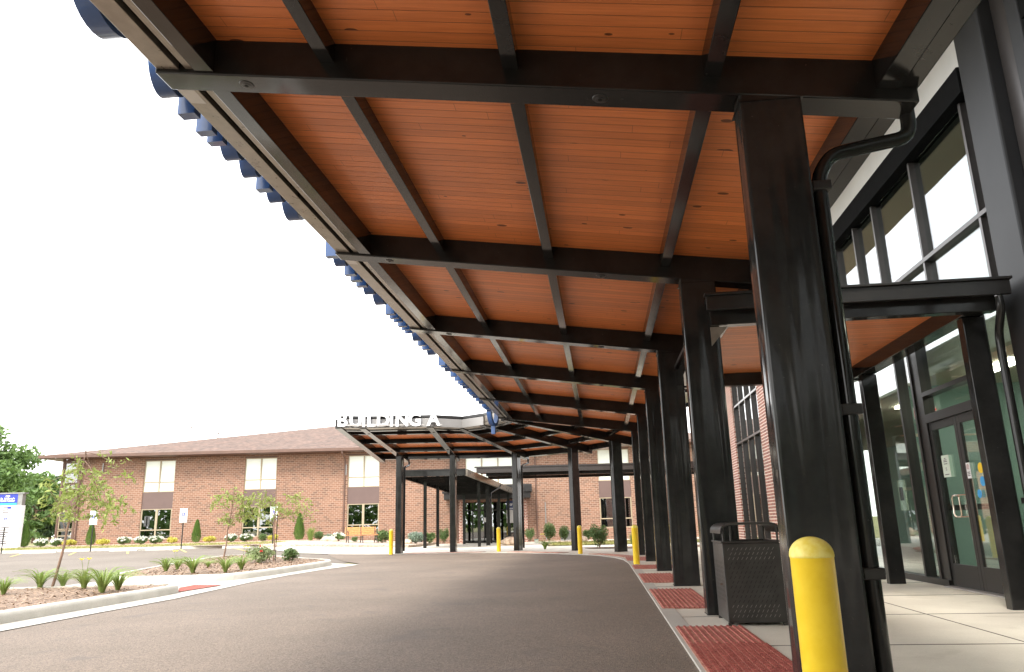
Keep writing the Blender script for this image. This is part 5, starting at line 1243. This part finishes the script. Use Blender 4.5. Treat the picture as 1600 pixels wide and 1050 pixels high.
rk(633, 46.8, (.42, .3, .26), 'tan boulder beside the leftmost black column', 2)
rk(514, 48.4, (.5, .3, .26), 'pale boulder among the shrubs left of the bench', 3)
rk(905, 46.5, (.5, .3, .24), 'tan boulder seen between the right black columns', 4)
ub = thing('utility_box', 'small pale turquoise utility box on the lawn in front of the wall', 'utility box', (at(838, 838, 47).x, 47, .05)); x = at(838, 838, 47).x
mb = MB(); mb.wbox(x - .12, x + .12, 46.9, 47.1, .03, .22); mb.build('housing', M_blind, ub, bevel=.02); mb = MB(); mb.wbox(x - .13, x + .13, 46.89, 47.11, .222, .26); mb.build('lid', M_teal, ub)

# ================================================================== SIGNS
def sign_proto():
    root = bpy.data.objects.new('parking_sign', None); C.objects.link(root)
    mb = MB(); mb.box((0, .03, 1.08), (.055, .035, 2.2)); mb.build('post', M_frame, root)
    pl = MB().wbox(-.21, .21, 0, .008, 1.45, 2.22).build('plate', M_white, root)
    mb = MB(); mb.wbox(-.085, .085, -.004, -.001, 1.80, 1.97); mb.build('symbol_panel', M_cyan if False else M_blu2, pl)
    mb = MB(); y = -.007     # wheelchair figure
    mb.prism([Vector((-.012 + .016 * math.cos(a), y, 1.945 + .016 * math.sin(a))) for a in [k * PI / 4 for k in range(8)]], (0, .002, 0))
    mb.wbox(-.020, -.004, y, y + .002, 1.875, 1.925); mb.wbox(-.004, .030, y, y + .002, 1.893, 1.904); mb.wbox(-.004, .035, y, y + .002, 1.868, 1.880); mb.wbox(.030, .044, y, y + .002, 1.825, 1.868)
    n = 14; vs = []
    for k in range(n + 1):
        a = PI * .55 + 1.45 * PI * k / n; vs += [Vector((-.008 + .036 * math.cos(a), y + .001, 1.862 + .036 * math.sin(a))), Vector((-.008 + .046 * math.cos(a), y + .001, 1.862 + .046 * math.sin(a)))]
    mb.add(vs, [(2 * k, 2 * k + 1, 2 * k + 3, 2 * k + 2) for k in range(n)]); mb.build('symbol', M_white, pl, fix=False)
    gm = mat('sign_green', (.25, .50, .38), .5)
    mb = MB()
    for z, w_ in ((2.15, .15), (2.10, .11), (2.03, .12), (1.72, .13), (1.67, .10), (1.56, .14), (1.52, .08)): mb.wbox(-w_, w_, -.004, -.001, z - .010, z + .010)
    mb.build('text_line', gm, pl); return root
sp_ = sign_proto()
for i, (px_, lab) in enumerate(((2, 'leftmost accessible parking sign, in front of the monument board'), (141, 'accessible parking sign seen through the bent young tree'), (282.5, 'accessible parking sign standing clear between two window bays'), (425, 'accessible parking sign behind the wide drooping young tree'))):
    o = sp_ if i == 0 else copy_tree(sp_); x = at(px_, 858, 43.7).x; o.location = (x, 43.7, tz(x, 43.7) - .02); tag(o, lab, 'parking sign', 'accessible parking signs'); o.rotation_euler = (0, 0, rnd.uniform(-.05, .05))
# wheel stops
ws = bpy.data.objects.new('wheel_stop', None)
def wheel_stop():
    mb = MB(); pr = [(-.08, 0), (-.06, .11), (-.03, .13), (.03, .13), (.06, .11), (.08, 0)]; vs = [Vector((x, y, z)) for x in (-1.0, 1.0) for y, z in pr]; n = 6
    mb.add(vs, [tuple(range(n)), tuple(range(n, 2 * n))[::-1]] + [(k, n + k, n + (k + 1) % n, (k + 1) % n) for k in range(n)]); return mb.build('wheel_stop', 'kerb_concrete')
w0 = wheel_stop()
for i, (px_, lab) in enumerate(((200, 'pale concrete wheel stop left of the free-standing parking sign'), (243, 'pale concrete wheel stop closest to the free-standing parking sign'), (376, 'pale concrete wheel stop behind the middle young tree'), (60, 'pale concrete wheel stop near the leftmost parking sign'))):
    o = w0 if i == 0 else w0.copy()
    if i: C.objects.link(o)
    x = at(px_, 860, 43.0).x; o.location = (x, 43.0, tz(x, 43.0) - .03); tag(o, lab, 'wheel stop', 'wheel stops in front of the parking signs')
# monument sign
MY = 49.3; xr = at(33, 800, MY).x; xl = xr - 3.2
ms = thing('monument_sign', 'tall monument sign with blue header over a white directory board, left edge', 'sign', ((xl + xr) / 2, MY, tz(-33, MY)))
mb = MB(); mb.wbox(xl, xr - .02, MY, MY + .4, .2, 3.12); mb.build('board', M_white, ms)
mb = MB(); mb.wbox(xl, xr - .35, MY + .02, MY + .38, 3.125, 3.84); mb.build('header_box', M_blu2, ms); mb = MB(); mb.wbox(xr - .348, xr - .05, MY + .03, MY + .37, 3.125, 3.84); mb.build('end_panel', M_grey, ms)
mb = MB(); mb.wbox(xl, xr + .08, MY - .02, MY + .42, 3.845, 3.93); mb.build('cap', M_grey, ms); mb = MB(); mb.wbox(xl, xr - .36, MY + .004, MY + .019, 3.13, 3.28); mb.build('stripe', M_cyan, ms)
for k, (tx, z) in enumerate((('OSF', 3.64), ("St. Anthony's", 3.50), ('Health Center', 3.36))):
    text_obj('lettering', tx, .17, M_white, ms, (xr - .98, MY - .0, z), offset=.004, extrude=.006)
mb = MB(); r = random.Random(3)
for k in range(17):
    z = 2.98 - k * .138
    for a, b in ((xl + .1, xl + .9), (xl + 1.1, xl + 1.8), (xl + 2.0, xr - .62)):
        w_ = (b - a) * r.uniform(.6, 1); mb.wbox(a, a + w_, MY - .012, MY - .002, z - .033, z + .033)
mb.build('directory_lines', M_text, ms)
mb = MB(); mb.wbox(xl + .5, xl + .85, MY - .03, MY - .013, 2.92, 3.04); mb.wbox(xr - .9, xr - .66, MY - .03, MY - .013, 2.92, 3.04); mb.build('heading_block', M_blu2, ms)

# ================================================================== LIGHT
w = bpy.data.worlds.new('World'); sc.world = w; w.use_nodes = True; nt = w.node_tree; bg = nt.nodes['Background']
sky = nt.nodes.new('ShaderNodeTexSky'); sky.sky_type = 'NISHITA'; sky.sun_disc = False
SEL, SAZ = R(52), R(200)        # sun elevation, azimuth clockwise from +Y
sky.sun_elevation = SEL; sky.sun_rotation = SAZ; sky.air_density = 1.6; sky.dust_density = 6; sky.ozone_density = 1
mx = nt.nodes.new('ShaderNodeMix'); mx.data_type = 'RGBA'; mx.inputs[0].default_value = .84
tc = nt.nodes.new('ShaderNodeTexCoord'); sx = nt.nodes.new('ShaderNodeSeparateXYZ'); nt.links.new(tc.outputs['Generated'], sx.inputs[0])
rp = nt.nodes.new('ShaderNodeValToRGB'); e = rp.color_ramp.elements     # thin bright haze: strongest low down, softer overhead
e[0].position = 0.0; e[0].color = (1, .985, .955, 1); e[1].position = .95; e[1].color = (.50, .53, .58, 1); e.new(.35).color = (.80, .81, .825, 1)
nt.links.new(sx.outputs[2], rp.inputs[0])
cl = nt.nodes.new('ShaderNodeTexNoise'); cl.inputs['Scale'].default_value = 2.2; cl.inputs['Detail'].default_value = 6; nt.links.new(tc.outputs['Generated'], cl.inputs['Vector'])
cm = nt.nodes.new('ShaderNodeMapRange'); cm.inputs[1].default_value = .3; cm.inputs[2].default_value = .7; cm.inputs[3].default_value = 13.0; cm.inputs[4].default_value = 17.5; nt.links.new(cl.outputs[0], cm.inputs[0])
ml = nt.nodes.new('ShaderNodeMix'); ml.data_type = 'RGBA'; ml.blend_type = 'MULTIPLY'; ml.inputs[0].default_value = 1; nt.links.new(rp.outputs[0], ml.inputs[6]); nt.links.new(cm.outputs[0], ml.inputs[7])
nt.links.new(sky.outputs[0], mx.inputs[6]); nt.links.new(ml.outputs[2], mx.inputs[7]); nt.links.new(mx.outputs[2], bg.inputs[0]); bg.inputs[1].default_value = .10
sl = bpy.data.lights.new('sun', 'SUN'); sl.energy = 1.3; sl.angle = R(14); sl.color = (1, .95, .87)
so = bpy.data.objects.new('sun', sl); C.objects.link(so)
dv = Vector((math.sin(SAZ) * math.cos(SEL), math.cos(SAZ) * math.cos(SEL), math.sin(SEL)))
so.rotation_euler = dv.to_track_quat('Z', 'Y').to_euler(); so.location = (0, 0, 30)
sc.view_settings.view_transform = 'Standard'; sc.view_settings.look = 'None'; sc.view_settings.gamma = 1; sc.view_settings.exposure = 1.72
sc.render.engine = 'CYCLES'
cy = sc.cycles; cy.max_bounces = 10; cy.diffuse_bounces = 5; cy.glossy_bounces = 5; cy.transparent_max_bounces = 24; cy.use_denoising = True; cy.sample_clamp_indirect = 8
